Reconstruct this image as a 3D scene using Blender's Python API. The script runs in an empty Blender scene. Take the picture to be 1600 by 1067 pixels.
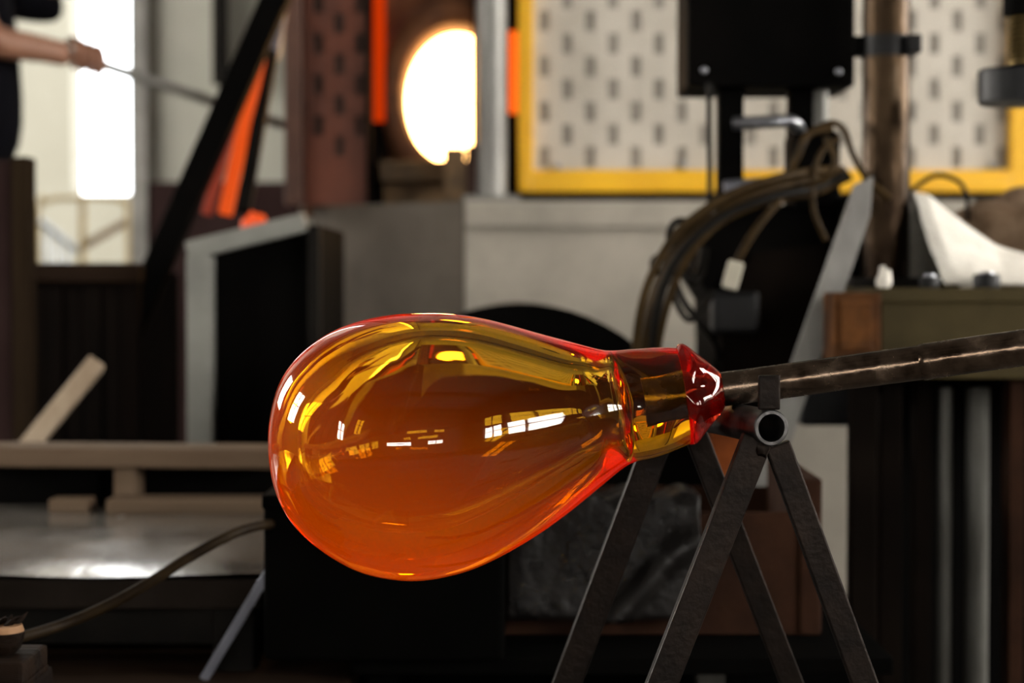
import bpy, bmesh, math, random
from mathutils import Vector, Matrix, noise

random.seed(7)
S = bpy.context.scene
COL = S.collection

# ------------------------------------------------------------------ camera
F = 70.0 / 36.0 * 1600.0                     # focal length in pixels of the 1600 px frame
CZ = 0.70
PITCH = math.atan(93.5 / F)
CAM = Vector((0, 0, CZ))
FWD = Vector((0, math.cos(PITCH), -math.sin(PITCH)))
UPV = Vector((0, math.sin(PITCH), math.cos(PITCH)))
RGT = Vector((1, 0, 0))
cd = bpy.data.cameras.new('camera')
cd.lens = 70; cd.sensor_width = 36; cd.clip_start = 0.05; cd.clip_end = 200
cd.dof.use_dof = True; cd.dof.focus_distance = 1.70; cd.dof.aperture_fstop = 4.5
cam = bpy.data.objects.new('camera', cd); COL.objects.link(cam)
cam.location = CAM; cam.rotation_euler = (math.pi / 2 - PITCH, 0, 0)
S.camera = cam

# ------------------------------------------------------------------ world, exposure
wd = bpy.data.worlds.new('overcast_sky'); S.world = wd; wd.use_nodes = True
bg = wd.node_tree.nodes['Background']
bg.inputs[0].default_value = (0.95, 0.98, 1.0, 1); bg.inputs[1].default_value = 7.5
S.view_settings.view_transform = 'Standard'; S.view_settings.look = 'None'
S.view_settings.exposure = 0.0; S.view_settings.gamma = 1.0
S.view_settings.use_curve_mapping = False
PANE = 30.0                                   # daylight behind the frosted window panes
S.cycles.use_denoising = True
S.cycles.max_bounces = 18; S.cycles.transmission_bounces = 18; S.cycles.glossy_bounces = 10
S.cycles.diffuse_bounces = 4
S.cycles.caustics_refractive = False; S.cycles.caustics_reflective = False
S.cycles.sample_clamp_indirect = 6.0

# ------------------------------------------------------------------ helpers
def W(x, y, Y):
    """world point where the sight line of photo pixel (x, y) meets the plane at distance Y into the room"""
    d = FWD * F + RGT * (x - 800) + UPV * (533.5 - y)
    return CAM + d * (Y / d.y)
def PX(x, Y): return (x - 800) / F * Y
def PZ(y, Y): return W(800, y, Y).z

class MB:
    def __init__(s): s.v = []; s.f = []
    def add(s, vs, fs):
        o = len(s.v); s.v += [Vector(p) for p in vs]; s.f += [tuple(i + o for i in q) for q in fs]; return s
    def box(s, x0, x1, y0, y1, z0, z1, c=0.0):
        if c <= 0:
            vs = [(x, y, z) for z in (z0, z1) for y in (y0, y1) for x in (x0, x1)]
            return s.add(vs, [(0, 2, 3, 1), (4, 5, 7, 6), (0, 1, 5, 4), (2, 6, 7, 3), (0, 4, 6, 2), (1, 3, 7, 5)])
        bm = bmesh.new(); bmesh.ops.create_cube(bm, size=1)
        for v in bm.verts:
            v.co = Vector(((x0 + x1) / 2 + v.co.x * (x1 - x0), (y0 + y1) / 2 + v.co.y * (y1 - y0), (z0 + z1) / 2 + v.co.z * (z1 - z0)))
        bmesh.ops.bevel(bm, geom=bm.edges[:], offset=c, segments=2, affect='EDGES', profile=0.6)
        return s.bm(bm)
    def bm(s, bm):
        bm.verts.index_update()
        vs = [v.co.copy() for v in bm.verts]; fs = [[v.index for v in q.verts] for q in bm.faces]
        bm.free(); return s.add(vs, fs)
    def bar(s, a, b, w, h, up=(0, 1, 0), c=0.0):
        """rectangular bar from a to b; w across, h along the 'up' direction"""
        a = Vector(a); b = Vector(b); d = (b - a); L = d.length; d.normalize()
        h_ = Vector(up); h_ = (h_ - d * h_.dot(d)).normalized(); w_ = d.cross(h_)
        m = MB().box(-w / 2, w / 2, -h / 2, h / 2, 0, L, c)
        return s.add([a + w_ * p.x + h_ * p.y + d * p.z for p in m.v], m.f)
    def tube(s, pts, r, n=12, cap=True, hollow=None):
        pts = [Vector(p) for p in pts]; k = len(pts)
        rr = r if isinstance(r, (list, tuple)) else [r] * k
        t0 = (pts[1] - pts[0]).normalized()
        ref = Vector((0, 0, 1)) if abs(t0.z) < 0.9 else Vector((1, 0, 0))
        u = (ref - t0 * ref.dot(t0)).normalized(); vs = []; fs = []
        for i in range(k):
            t = (pts[min(i + 1, k - 1)] - pts[max(i - 1, 0)]).normalized()
            u = (u - t * u.dot(t)).normalized(); w = t.cross(u)
            for j in range(n):
                a = 2 * math.pi * j / n
                vs.append(pts[i] + (u * math.cos(a) + w * math.sin(a)) * rr[i])
        for i in range(k - 1):
            for j in range(n):
                fs.append((i * n + j, i * n + (j + 1) % n, (i + 1) * n + (j + 1) % n, (i + 1) * n + j))
        if cap:
            fs.append(tuple(range(n - 1, -1, -1))); fs.append(tuple((k - 1) * n + j for j in range(n)))
        return s.add(vs, fs)
    def prism(s, poly, d, flip=False):
        """poly: list of points; extruded by vector d"""
        d = Vector(d); n = len(poly)
        vs = [Vector(p) for p in poly] + [Vector(p) + d for p in poly]
        fs = [tuple(range(n)), tuple(range(2 * n - 1, n - 1, -1))] + [(i, i + n, (i + 1) % n + n, (i + 1) % n) for i in range(n)]
        return s.add(vs, fs)
    def blob(s, c, rx, ry, rz, amp=0.1, fr=3.0, sub=3, seed=0):
        bm = bmesh.new(); bmesh.ops.create_icosphere(bm, subdivisions=sub, radius=1)
        for v in bm.verts:
            k = 1 + amp * noise.noise(v.co * fr + Vector((seed, seed * 2.1, 0)))
            v.co = Vector((c[0] + v.co.x * rx * k, c[1] + v.co.y * ry * k, c[2] + v.co.z * rz * k))
        return s.bm(bm)
    def build(s, name, mat, parent=None, smooth=False, angle=40):
        me = bpy.data.meshes.new(name)
        if parent is None:
            xs = [p.x for p in s.v]; ys = [p.y for p in s.v]; zs = [p.z for p in s.v]
            o0 = Vector(((min(xs) + max(xs)) / 2, (min(ys) + max(ys)) / 2, min(zs)))
        else:
            o0 = Vector((0, 0, 0))
        me.from_pydata([tuple(p - o0) for p in s.v], [], s.f)
        bm = bmesh.new(); bm.from_mesh(me); bmesh.ops.recalc_face_normals(bm, faces=bm.faces[:]); bm.to_mesh(me); bm.free()
        if smooth:
            for p in me.polygons: p.use_smooth = True
            me.set_sharp_from_angle(angle=math.radians(angle))
        me.materials.append(mat)
        o = bpy.data.objects.new(name, me); COL.objects.link(o); o.location = o0
        if parent is not None:
            o.parent = parent; o.matrix_parent_inverse = Matrix.Translation(-world_loc(parent))
        return o

def world_loc(o):
    """parents in this scene are only ever translated"""
    if o.parent is None: return Vector(o.location)
    return Vector((0, 0, 0)) if o.type == 'MESH' else Vector(o.location)

def tag(o, label, cat, group=None, kind=None):
    o['label'] = label
    if cat: o['category'] = cat
    if group: o['group'] = group
    if kind: o['kind'] = kind
    return o
def thing(name, loc, label, cat, group=None, kind=None):
    e = bpy.data.objects.new(name, None); COL.objects.link(e); e.location = loc; e.empty_display_size = 0.05
    return tag(e, label, cat, group, kind)

def smooth_path(pts, k=8):
    pts = [Vector(p) for p in pts]; q = [pts[0] * 2 - pts[1]] + pts + [pts[-1] * 2 - pts[-2]]; out = []
    for i in range(1, len(q) - 2):
        for j in range(k):
            t = j / k; a, b, c, d = q[i - 1], q[i], q[i + 1], q[i + 2]
            out.append(0.5 * ((2 * b) + (c - a) * t + (2 * a - 5 * b + 4 * c - d) * t * t + (3 * b - a - 3 * c + d) * t ** 3))
    return out + [pts[-1]]

# ------------------------------------------------------------------ materials
def mat(name, c1, c2=None, rough=0.6, metal=0.0, scale=8.0, bump=0.0, bscale=None, stretch=(1, 1, 1), spec=0.5, rough2=None, detail=6, lo=0.35, hi=0.65, c3=None):
    m = bpy.data.materials.new(name); m.use_nodes = True
    nt = m.node_tree; N = nt.nodes; L = nt.links; P = N['Principled BSDF']
    P.inputs['Metallic'].default_value = metal; P.inputs['Roughness'].default_value = rough
    P.inputs['Specular IOR Level'].default_value = spec
    tc = N.new('ShaderNodeTexCoord'); mp = N.new('ShaderNodeMapping'); mp.inputs['Scale'].default_value = stretch
    L.new(tc.outputs['Object'], mp.inputs['Vector'])
    nz = N.new('ShaderNodeTexNoise'); nz.inputs['Scale'].default_value = scale; nz.inputs['Detail'].default_value = detail
    nz.inputs['Roughness'].default_value = 0.62
    L.new(mp.outputs[0], nz.inputs['Vector'])
    rp = N.new('ShaderNodeValToRGB'); rp.color_ramp.elements[0].position = lo; rp.color_ramp.elements[1].position = hi
    c2 = c2 or c1
    rp.color_ramp.elements[0].color = (*c1, 1); rp.color_ramp.elements[1].color = (*c2, 1)
    if c3:
        e = rp.color_ramp.elements.new(min(0.98, hi + 0.12)); e.color = (*c3, 1)
    L.new(nz.outputs['Fac'], rp.inputs['Fac']); L.new(rp.outputs[0], P.inputs['Base Color'])
    if rough2 is not None:
        mr = N.new('ShaderNodeMapRange'); mr.inputs['From Min'].default_value = lo; mr.inputs['From Max'].default_value = hi
        mr.inputs['To Min'].default_value = rough; mr.inputs['To Max'].default_value = rough2
        L.new(nz.outputs['Fac'], mr.inputs['Value']); L.new(mr.outputs[0], P.inputs['Roughness'])
    if bump:
        n2 = N.new('ShaderNodeTexNoise'); n2.inputs['Scale'].default_value = bscale or scale * 4; n2.inputs['Detail'].default_value = 5
        L.new(mp.outputs[0], n2.inputs['Vector'])
        bp = N.new('ShaderNodeBump'); bp.inputs['Strength'].default_value = bump; bp.inputs['Distance'].default_value = 0.01
        L.new(n2.outputs['Fac'], bp.inputs['Height']); L.new(bp.outputs[0], P.inputs['Normal'])
    return m
def emit(name, col, strength):
    m = bpy.data.materials.new(name); m.use_nodes = True; nt = m.node_tree; nt.nodes.clear()
    e = nt.nodes.new('ShaderNodeEmission'); e.inputs[0].default_value = (*col, 1); e.inputs[1].default_value = strength
    o = nt.nodes.new('ShaderNodeOutputMaterial'); nt.links.new(e.outputs[0], o.inputs[0]); return m
def glowmat(name, base, col, strength):
    m = mat(name, base, tuple(min(1, c * 2) for c in base), rough=0.6, scale=20, bump=0.2)
    P = m.node_tree.nodes['Principled BSDF']
    P.inputs['Emission Color'].default_value = (*col, 1); P.inputs['Emission Strength'].default_value = strength
    return m
def hotglass(name, tint, absorb, dens, ecol, estr, bump=0.0, bscale=20, stretch=(1, 1, 1), rough=0.0, grad=None):
    m = bpy.data.materials.new(name); m.use_nodes = True; nt = m.node_tree; N = nt.nodes; L = nt.links; N.clear()
    g = N.new('ShaderNodeBsdfGlass'); g.inputs['Color'].default_value = (*tint, 1); g.inputs['IOR'].default_value = 1.5
    g.inputs['Roughness'].default_value = rough
    va = N.new('ShaderNodeVolumeAbsorption'); va.inputs['Color'].default_value = (*absorb, 1); va.inputs['Density'].default_value = dens
    ve = N.new('ShaderNodeEmission'); ve.inputs[0].default_value = (*ecol, 1); ve.inputs[1].default_value = estr
    ad = N.new('ShaderNodeAddShader'); o = N.new('ShaderNodeOutputMaterial')
    L.new(va.outputs[0], ad.inputs[0]); L.new(ve.outputs[0], ad.inputs[1])
    if grad:       # (direction, d0, d1, strength at d0, strength at d1): hotter toward the sagging end, cooler toward the iron
        tc = N.new('ShaderNodeTexCoord'); dt = N.new('ShaderNodeVectorMath'); dt.operation = 'DOT_PRODUCT'
        dt.inputs[1].default_value = grad[0]; L.new(tc.outputs['Object'], dt.inputs[0])
        mr = N.new('ShaderNodeMapRange'); mr.interpolation_type = 'SMOOTHSTEP'
        for k_, v_ in zip(('From Min', 'From Max', 'To Min', 'To Max'), grad[1:]): mr.inputs[k_].default_value = v_
        L.new(dt.outputs['Value'], mr.inputs['Value']); L.new(mr.outputs[0], ve.inputs[1])
    L.new(g.outputs[0], o.inputs['Surface']); L.new(ad.outputs[0], o.inputs['Volume'])
    if bump:
        tc = N.new('ShaderNodeTexCoord'); mp = N.new('ShaderNodeMapping'); mp.inputs['Scale'].default_value = stretch
        nz = N.new('ShaderNodeTexNoise'); nz.inputs['Scale'].default_value = bscale; nz.inputs['Detail'].default_value = 2
        bp = N.new('ShaderNodeBump'); bp.inputs['Strength'].default_value = bump; bp.inputs['Distance'].default_value = 0.01
        L.new(tc.outputs['Object'], mp.inputs[0]); L.new(mp.outputs[0], nz.inputs['Vector'])
        L.new(nz.outputs['Fac'], bp.inputs['Height']); L.new(bp.outputs[0], g.inputs['Normal'])
    return m

M = {}
M['concrete_floor'] = mat('concrete_floor', (.05, .045, .04), (.10, .09, .08), .75, scale=3, bump=.3, spec=0.15)
M['plaster'] = mat('plaster', (.09, .085, .075), (.14, .13, .115), .8, scale=2, bump=.1)
M['ceiling'] = mat('ceiling', (.07, .065, .055), (.11, .10, .09), .8, scale=2)
M['wallgrey'] = mat('wallgrey', (.30, .30, .255), (.40, .39, .335), .7, scale=1.5, bump=.05)
M['dado'] = mat('dado', (0.0195, 0.00845, 0.0078), (0.0325, 0.0169, 0.0156), .75, scale=4, spec=0.1)
M['cream'] = mat('cream', (0.297, 0.27, 0.2115), (0.36, 0.3285, 0.2655), .8, scale=1.3)
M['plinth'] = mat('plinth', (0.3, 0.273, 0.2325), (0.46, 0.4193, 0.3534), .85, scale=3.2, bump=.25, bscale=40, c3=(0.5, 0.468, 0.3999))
M['concrete_shaded'] = mat('concrete_shaded', (0.072, 0.05712, 0.04316), (0.12, 0.098, 0.0754), .85, scale=4, bump=.3, bscale=40)  # plinth concrete again, darkened for the shade on the left-turned face
M['panelwhite'] = mat('panelwhite', (0.4888, 0.4484, 0.3828), (0.6016, 0.5582, 0.4872), .6, scale=5)
M['slotback'] = mat('slotback', (0.276, 0.253, 0.2208), (0.3312, 0.3036, 0.2668), .8, scale=9)
M['yellow'] = mat('yellow', (.80, .42, .003), (.90, .50, .005), .45, scale=6)
M['blackpaint'] = mat('blackpaint', (.0013, .0012, .0011), (.0028, .0023, .002), .75, scale=7, spec=.035)
M['blacksteel'] = mat('blacksteel', (.005, .0045, .004), (.012, .010, .008), .6, scale=9, bump=.15, spec=0.08)
M['tanksteel'] = mat('tanksteel', (.001, .001, .0009), (.002, .0018, .0015), .8, scale=9, bump=.1, spec=.02)
M['rusttank'] = mat('rusttank', (0.01302, 0.004826, 0.00224), (0.0372, 0.01485, 0.00736), .8, scale=7, bump=.3, spec=0.1)
M['wetleather'] = mat('wetleather', (.004, .0035, .0035), (.010, .0085, .0075), .14, scale=14, bump=.35, bscale=90, rough2=.65, spec=0.2)
M['pipesteel'] = mat('pipesteel', (0.057, 0.036, 0.0238), (0.247, 0.18, 0.1326), .15, metal=.95, scale=34, bump=.05, bscale=130, rough2=.32, c3=(0.456, 0.342, 0.255))
M['legsteel'] = mat('legsteel', (0.005704, 0.003348, 0.002325), (0.01604, 0.009765, 0.006746), .42, metal=.75, scale=30, bump=.10, bscale=150, c3=(0.02852, 0.01256, 0.00651))
M['tubesteel'] = mat('tubesteel', (.05, .048, .048), (.15, .145, .145), .3, metal=.9, scale=24, bump=.06, bscale=120, rough2=.45)
M['brightsteel'] = mat('brightsteel', (.25, .26, .29), (.42, .43, .46), .3, metal=.9, scale=12, bump=.1)
M['bluesteel'] = mat('bluesteel', (0.165, 0.1725, 0.21), (0.2475, 0.255, 0.3), .45, metal=.6, scale=10)
M['greysteel'] = mat('greysteel', (.18, .175, .16), (.28, .27, .25), .55, metal=.3, scale=10, bump=.1)
M['greybar'] = mat('greybar', (.16, .155, .145), (.27, .265, .25), .45, metal=.4, scale=14, stretch=(1, 1, .3), bump=.1)
M['pipegrey'] = mat('pipegrey', (0.06, 0.05625, 0.04875), (0.1875, 0.1875, 0.1725), .5, metal=.4, scale=9, stretch=(1, 1, .25))
M['columnrust'] = mat('columnrust', (0.01223, 0.006451, 0.003024), (0.04193, 0.0258, 0.01361), .34, metal=.92, scale=12, stretch=(1, 1, .4), bump=.3, c3=(0.1048, 0.08387, 0.06048))
M['rustbox'] = mat('rustbox', (0.03, 0.01, 0.0024), (0.132, 0.0475, 0.01), .7, scale=14, bump=.3, spec=0.15)
M['rustorange'] = mat('rustorange', (0.24, 0.0504, 0.0054), (0.504, 0.1152, 0.0135), .75, scale=18, bump=.3)
M['benchmetal'] = mat('benchmetal', (0.03557, 0.0264, 0.009753), (0.06403, 0.048, 0.01876), .6, scale=6, bump=.1, spec=.12)
M['darkbrown'] = mat('darkbrown', (0.0027, 0.001575, 0.00099), (0.0063, 0.00405, 0.0027), .75, scale=6, spec=0.04)
M['canvas'] = mat('canvas', (.72, .68, .60), (.86, .83, .76), .9, scale=14, bump=.4, bscale=160)
M['burlap'] = mat('burlap', (.12, .075, .045), (.22, .15, .10), .9, scale=20, bump=.5, bscale=120, spec=0.1)
M['cablebrown'] = mat('cablebrown', (0.0225, 0.01235, 0.003), (0.05625, 0.0325, 0.01), .6, scale=20, spec=0.12)
M['cableblack'] = mat('cableblack', (.004, .0035, .003), (.010, .008, .006), .6, scale=20, spec=0.1)
M['hose'] = mat('hose', (0.012, 0.0066, 0.0025), (0.03, 0.01815, 0.007), .6, scale=20, spec=0.1)
M['plugwhite'] = mat('plugwhite', (.45, .42, .33), (.6, .57, .48), .5, scale=10)
M['rubber'] = mat('rubber', (0.0036, 0.0036, 0.0042), (0.0096, 0.0096, 0.0114), .45, scale=12, spec=0.25)
M['brass'] = mat('brass', (.35, .24, .08), (.55, .4, .18), .35, metal=.9, scale=10)
M['rustred'] = mat('rustred', (0.05, 0.01224, 0.00495), (0.13, 0.03024, 0.011), .6, scale=7, bump=.2, stretch=(1, 1, .5))
M['doorback'] = mat('doorback', (.03, .012, .007), (.05, .02, .012), .8, scale=7)
M['rustbrown'] = mat('rustbrown', (0.054, 0.021, 0.0126), (0.102, 0.0425, 0.0261), .6, scale=6, bump=.2)
M['refractory'] = mat('refractory', (.06, .018, .004), (.16, .055, .013), .85, scale=6, bump=.4)
M['brickbrown'] = mat('brickbrown', (.05, .028, .01), (.15, .085, .035), .8, scale=9, bump=.3)
M['greyhood'] = mat('greyhood', (0.204, 0.204, 0.187), (0.2805, 0.2805, 0.255), .5, metal=.2, scale=7)
M['wood'] = mat('wood', (0.0936, 0.0594, 0.036), (0.1944, 0.1353, 0.09), .7, scale=9, stretch=(.12, 1, 1), bump=.3, spec=0.2)
M['wooddark'] = mat('wooddark', (0.0126, 0.0062, 0.0033), (0.035, 0.01984, 0.01155), .8, scale=10, stretch=(.1, 1, 1), bump=.35, spec=0.1)
M['woodblack'] = mat('woodblack', (0.0036, 0.0024, 0.0018), (0.0108, 0.0066, 0.0048), .8, scale=8, stretch=(1, 1, .15), bump=.3, spec=0.06)
M['woodpale'] = mat('woodpale', (.33, .24, .16), (.50, .40, .29), .65, scale=12, stretch=(1, 1, .2), bump=.2)
M['postwood'] = mat('postwood', (.012, .007, .004), (.035, .022, .011), .8, scale=7, stretch=(1, 1, .15), bump=.3, spec=0.06)
M['tablesteel'] = mat('tablesteel', (0.312, 0.2795, 0.2405), (0.52, 0.481, 0.4355), .15, rough2=.3, metal=.7, scale=5, stretch=(1, .5, 1), bump=.06, bscale=40)
M['tableedge'] = mat('tableedge', (0.012, 0.0084, 0.006), (0.024, 0.018, 0.0144), .7, scale=8, spec=0.06)
M['railpaint'] = mat('railpaint', (.22, .15, .06), (.32, .23, .10), .5, scale=8)
M['charred'] = mat('charred', (0.0032, 0.00198, 0.0014), (0.014, 0.00726, 0.00392), .7, scale=22, stretch=(.2, 1, 1), bump=.7, bscale=60, spec=0.08)
M['charwood'] = mat('charwood', (.25, .12, .05), (.45, .25, .12), .7, scale=12, stretch=(.2, 1, 1), bump=.3)
M['skin'] = mat('skin', (.30, .135, .08), (.40, .20, .125), .5, scale=14, bump=.05)
M['shirt'] = mat('shirt', (0.002, 0.002, 0.0036), (0.004, 0.004, 0.0064), .85, scale=16, bump=.2, spec=0.08)
M['trousers'] = mat('trousers', (0.0056, 0.0032, 0.004), (0.0104, 0.0064, 0.0072), .85, scale=16, bump=.2, spec=0.08)
M['hair'] = mat('hair', (.02, .012, .008), (.05, .03, .02), .6, scale=40, stretch=(1, 1, .2), bump=.5)
M['windowframe'] = mat('windowframe', (.10, .09, .08), (.15, .14, .12), .5, scale=6)
M['beam'] = mat('beam', (.02, .018, .016), (.05, .044, .04), .6, scale=5)
M['pane'] = emit('pane', (1.0, 0.95, 0.87), PANE)
M['furnaceglow'] = emit('furnaceglow', (1.0, .52, .17), 22)
M['slitglow'] = emit('slitglow', (1.0, .13, .01), 1.3)
M['slitglowdim'] = emit('slitglowdim', (1.0, .06, .002), .55)
M['bakedorangeglow'] = glowmat('bakedorangeglow', (.03, .01, .002), (1, .10, .003), .72)  # orange furnace glow on a steel bar, put in as emission
M['bakedredglow'] = glowmat('bakedredglow', (.05, .015, .008), (1, .06, .006), .17)  # dull red furnace glow on a steel bar, put in as emission
M['hotlump'] = glowmat('hotlump', (.04, .01, .003), (1, .085, .003), .8)
M['hotdim'] = glowmat('hotdim', (.10, .02, .012), (1, .05, .01), .22)

# ------------------------------------------------------------------ the setting
XL, XR, YF, YB, ZC = -3.2, 3.6, -5.0, 6.2, 4.2
def struct(o, label, cat): return tag(o, label, cat, None, 'structure')
struct(MB().box(XL, XR, YF, YB + .2, -.1, 0).build('floor', M['concrete_floor']), 'dark worn concrete workshop floor', 'floor')
struct(MB().box(XL, XR, YF, YB + .2, ZC, ZC + .1).build('ceiling', M['ceiling']), 'pale workshop ceiling high overhead', 'ceiling')
# back wall with the doorway at its left
dx0, dx1 = PX(-160, YB), PX(208, YB); dz1 = 3.4
zsill = PZ(412, YB)
wb = MB().box(XL - .1, dx0, YB, YB + .2, 0, ZC).box(dx0, dx1, YB, YB + .2, dz1, ZC).box(dx1, XR + .1, YB, YB + .2, 0, ZC)
wb.box(dx0, dx1, YB, YB + .2, 0, zsill)
wbo = struct(wb.build('wall_back', M['wallgrey']), 'grey green panelled wall behind the leaning bars and furnace', 'wall')
# raised sheet seams and dado on that wall
for i, xp in enumerate((222, 345, 470, 700, 1000, 1300)):
    MB().box(PX(xp, YB) - .012, PX(xp, YB) + .012, YB - .02, YB, PZ(285, YB), 3.6).build('seam', M['wallgrey'], wbo)
MB().box(PX(208, YB), PX(470, YB), YB - .025, YB, 0, PZ(285, YB)).build('dado', M['dado'], wbo)['label'] = 'dark maroon lower band of the wall'
MB().box(PX(340, YB), PX(360, YB), YB - .09, YB - .02, PZ(135, YB), 3.9).build('conduit', M['blacksteel'], wbo)['label'] = 'dark upright conduit'
do = thing('door_1', (dx0, YB, 0), 'bright open doorway left of the grey wall', 'doorway', None, 'structure')
MB().box(dx1 - .001, dx1 + .05, YB - .03, YB + .22, zsill, dz1).build('jamb', M['greysteel'], do)
MB().box(dx0 - .05, dx0, YB - .03, YB + .22, zsill, dz1).build('jamb', M['greysteel'], do)
MB().box(dx0, dx1, YB - .03, YB + .22, zsill - .03, zsill).build('sill', M['woodblack'], do)
# courtyard beyond the doorway
YO = 8.2
oy = struct(MB().box(-8, 3, YB + .2, 14, -.1, 0).build('ground_outside', M['cream']), 'pale paved yard outside the doorway', 'ground')
wo = MB().box(PX(-700, YO), PX(114, YO), YO, YO + .2, 0, 5.5).box(PX(114, YO), PX(222, YO), YO, YO + .2, 0, PZ(303, YO)).box(PX(222, YO), PX(520, YO), YO, YO + .2, 0, 5.5)
struct(wo.build('wall_outside', M['cream']), 'sunlit cream wall of the yard seen through the doorway', 'wall')
# unseen walls: right wall with a ribbon of windows, front wall and left wall with small windows
def wall_with_windows(name, axis, pos, a0, a1, wins, z0, z1, out, label):
    """axis 'x': wall plane at x=pos running along y from a0 to a1"""
    def bx(m, p0, p1, q0, q1, t0, t1):
        return m.box(t0, t1, p0, p1, q0, q1) if axis == 'x' else m.box(p0, p1, t0, t1, q0, q1)
    t0, t1 = sorted((pos, pos + out * .2))
    m = MB(); bx(m, a0, a1, 0, z0, t0, t1); bx(m, a0, a1, z1, ZC, t0, t1)
    cur = a0
    for (p, q) in wins:
        bx(m, cur, p, z0, z1, t0, t1); cur = q
    bx(m, cur, a1, z0, z1, t0, t1)
    w = struct(m.build(name, M['plaster']), label, 'wall')
    global WN
    for (p, q) in wins:
        WN += 1
        loc = Vector((pos, (p + q) / 2, z0)) if axis == 'x' else Vector(((p + q) / 2, pos, z0))
        r = thing('window_%d' % WN, loc, 'frosted daylight window number %d along the unseen workshop walls' % WN, 'window', None, 'structure')
        tp = sorted((pos + out * .10, pos + out * .11)); tf = sorted((pos + out * .05, pos + out * .12))
        k = MB(); bx(k, p, q, z0, z1, *tp); k.build('pane', M['pane'], r)
        k = MB(); e = .04
        bx(k, p, p + e, z0, z1, *tf); bx(k, q - e, q, z0, z1, *tf); bx(k, p, q, z0, z0 + e, *tf); bx(k, p, q, z1 - e, z1, *tf)
        k.build('frame', M['windowframe'], r)
        k = MB(); mid = (p + q) / 2; bx(k, mid - .02, mid + .02, z0, z1, *tf); k.build('mullion', M['windowframe'], r)
        k = MB(); zz = z0 + (z1 - z0) * .55; bx(k, p, q, zz - .015, zz + .015, *tf); k.build('mullion', M['windowframe'], r)
    return w
WN = 0
wall_with_windows('wall_right', 'x', XR, YF, YB + .2, [(-3.6, -2.35), (-2.15, -.9), (-.7, .55), (1.9, 3.0), (3.15, 4.25)], 1.15, 2.2, 1, 'unseen plastered side wall with a long ribbon of windows, two of them added')  # two rearmost windows added to light the column and the background panel
wall_with_windows('wall_front', 'y', YF, XL, XR, [(-1.75, .15), (.95, 1.75)], 1.2, 1.62, -1, 'unseen plastered wall facing the furnace with two small windows')
wall_with_windows('wall_left', 'x', XL, YF, YB + .2, [(-1.6, -.9), (2.1, 2.8), (4.3, 5.8)], 1.1, 2.3, -1, 'unseen plastered side wall behind the glassworker')  # rearmost window added to brighten the back wall and left-facing sides
for i, y in enumerate((-3.5, -1.5, .5, 2.4, 4.5)):
    o = MB().box(XL, XR, y, y + .16, ZC - .3, ZC).build('trim_%d' % (i + 1), M['beam'])
    struct(o, 'dark ceiling beam number %d from the front wall' % (i + 1), 'beam')

# ------------------------------------------------------------------ furnace and its plinth
YP = 4.4
pt = PZ(314, YP)
xa = PX(488, 4.7); xc = PX(727, YP); xe = PX(1680, YP)
pl = thing('furnace_plinth', (0, YP, 0), 'pale stained concrete plinth carrying the furnace and yellow framed panel', 'plinth', None, None)
MB().prism([(xc, YP, 0), (xe, YP, 0), (xe, YP + 1.2, 0), (xc, YP + 1.2, 0)], (0, 0, pt - .06)).build('block', M['plinth'], pl)
MB().box(xc, xe, YP - .02, YP + 1.2, pt - .06, pt, .006).build('ledge', M['plinth'], pl)
MB().prism([(xc - .002, YP, 0), (xc - .002, YP + 1.2, 0), (xa, YP + 1.2, 0), (xa, YP + .30, 0)], (0, 0, pt)).build('angled_block', M['concrete_shaded'], pl)['label'] = 'brownish angled concrete face coloured darker for its shade'
# furnace front
YFN = 4.78
fz0 = pt; fz1 = PZ(-260, YFN)
fu = thing('glass_furnace', (PX(640, YFN), YFN, fz0), 'rusty brick furnace with a white hot round mouth', 'furnace')
hc = W(712, 150, YFN); hrx = 82 / F * YFN; hrz = 108 / F * YFN
def plate_with_hole(x0, x1, z0, z1, y, t, c, rx, rz, n=48):
    vs = []; fs = []
    for k in range(n):
        a = 2 * math.pi * k / n; ca, sa = math.cos(a), math.sin(a)
        i = (c.x + rx * ca, c.z + rz * sa)
        s = min(((x1 - c.x) / ca if ca > 1e-6 else 1e9), ((x0 - c.x) / ca if ca < -1e-6 else 1e9), ((z1 - c.z) / sa if sa > 1e-6 else 1e9), ((z0 - c.z) / sa if sa < -1e-6 else 1e9))
        o = (c.x + ca * s, c.z + sa * s)
        vs += [(i[0], y, i[1]), (o[0], y, o[1]), (i[0], y + t, i[1]), (o[0], y + t, o[1])]
    for k in range(n):
        p = 4 * k; q = 4 * ((k + 1) % n)
        fs += [(p, p + 1, q + 1, q), (p + 2, q + 2, q + 3, p + 3), (p, q, q + 2, p + 2)]
    return MB().add(vs, fs)
plate_with_hole(PX(600, YFN), PX(800, YFN), fz0, fz1, YFN, .14, hc, hrx, hrz).build('front_wall', M['refractory'], fu)
# rounded collar round the mouth
ring = MB(); pts = [(hc.x + (hrx + .035) * math.cos(a), YFN - .015, hc.z + (hrz + .035) * math.sin(a)) for a in [2 * math.pi * k / 48 for k in range(49)]]
ring.tube(pts, .034, 10, False).build('mouth_collar', M['refractory'], fu, True)
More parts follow.
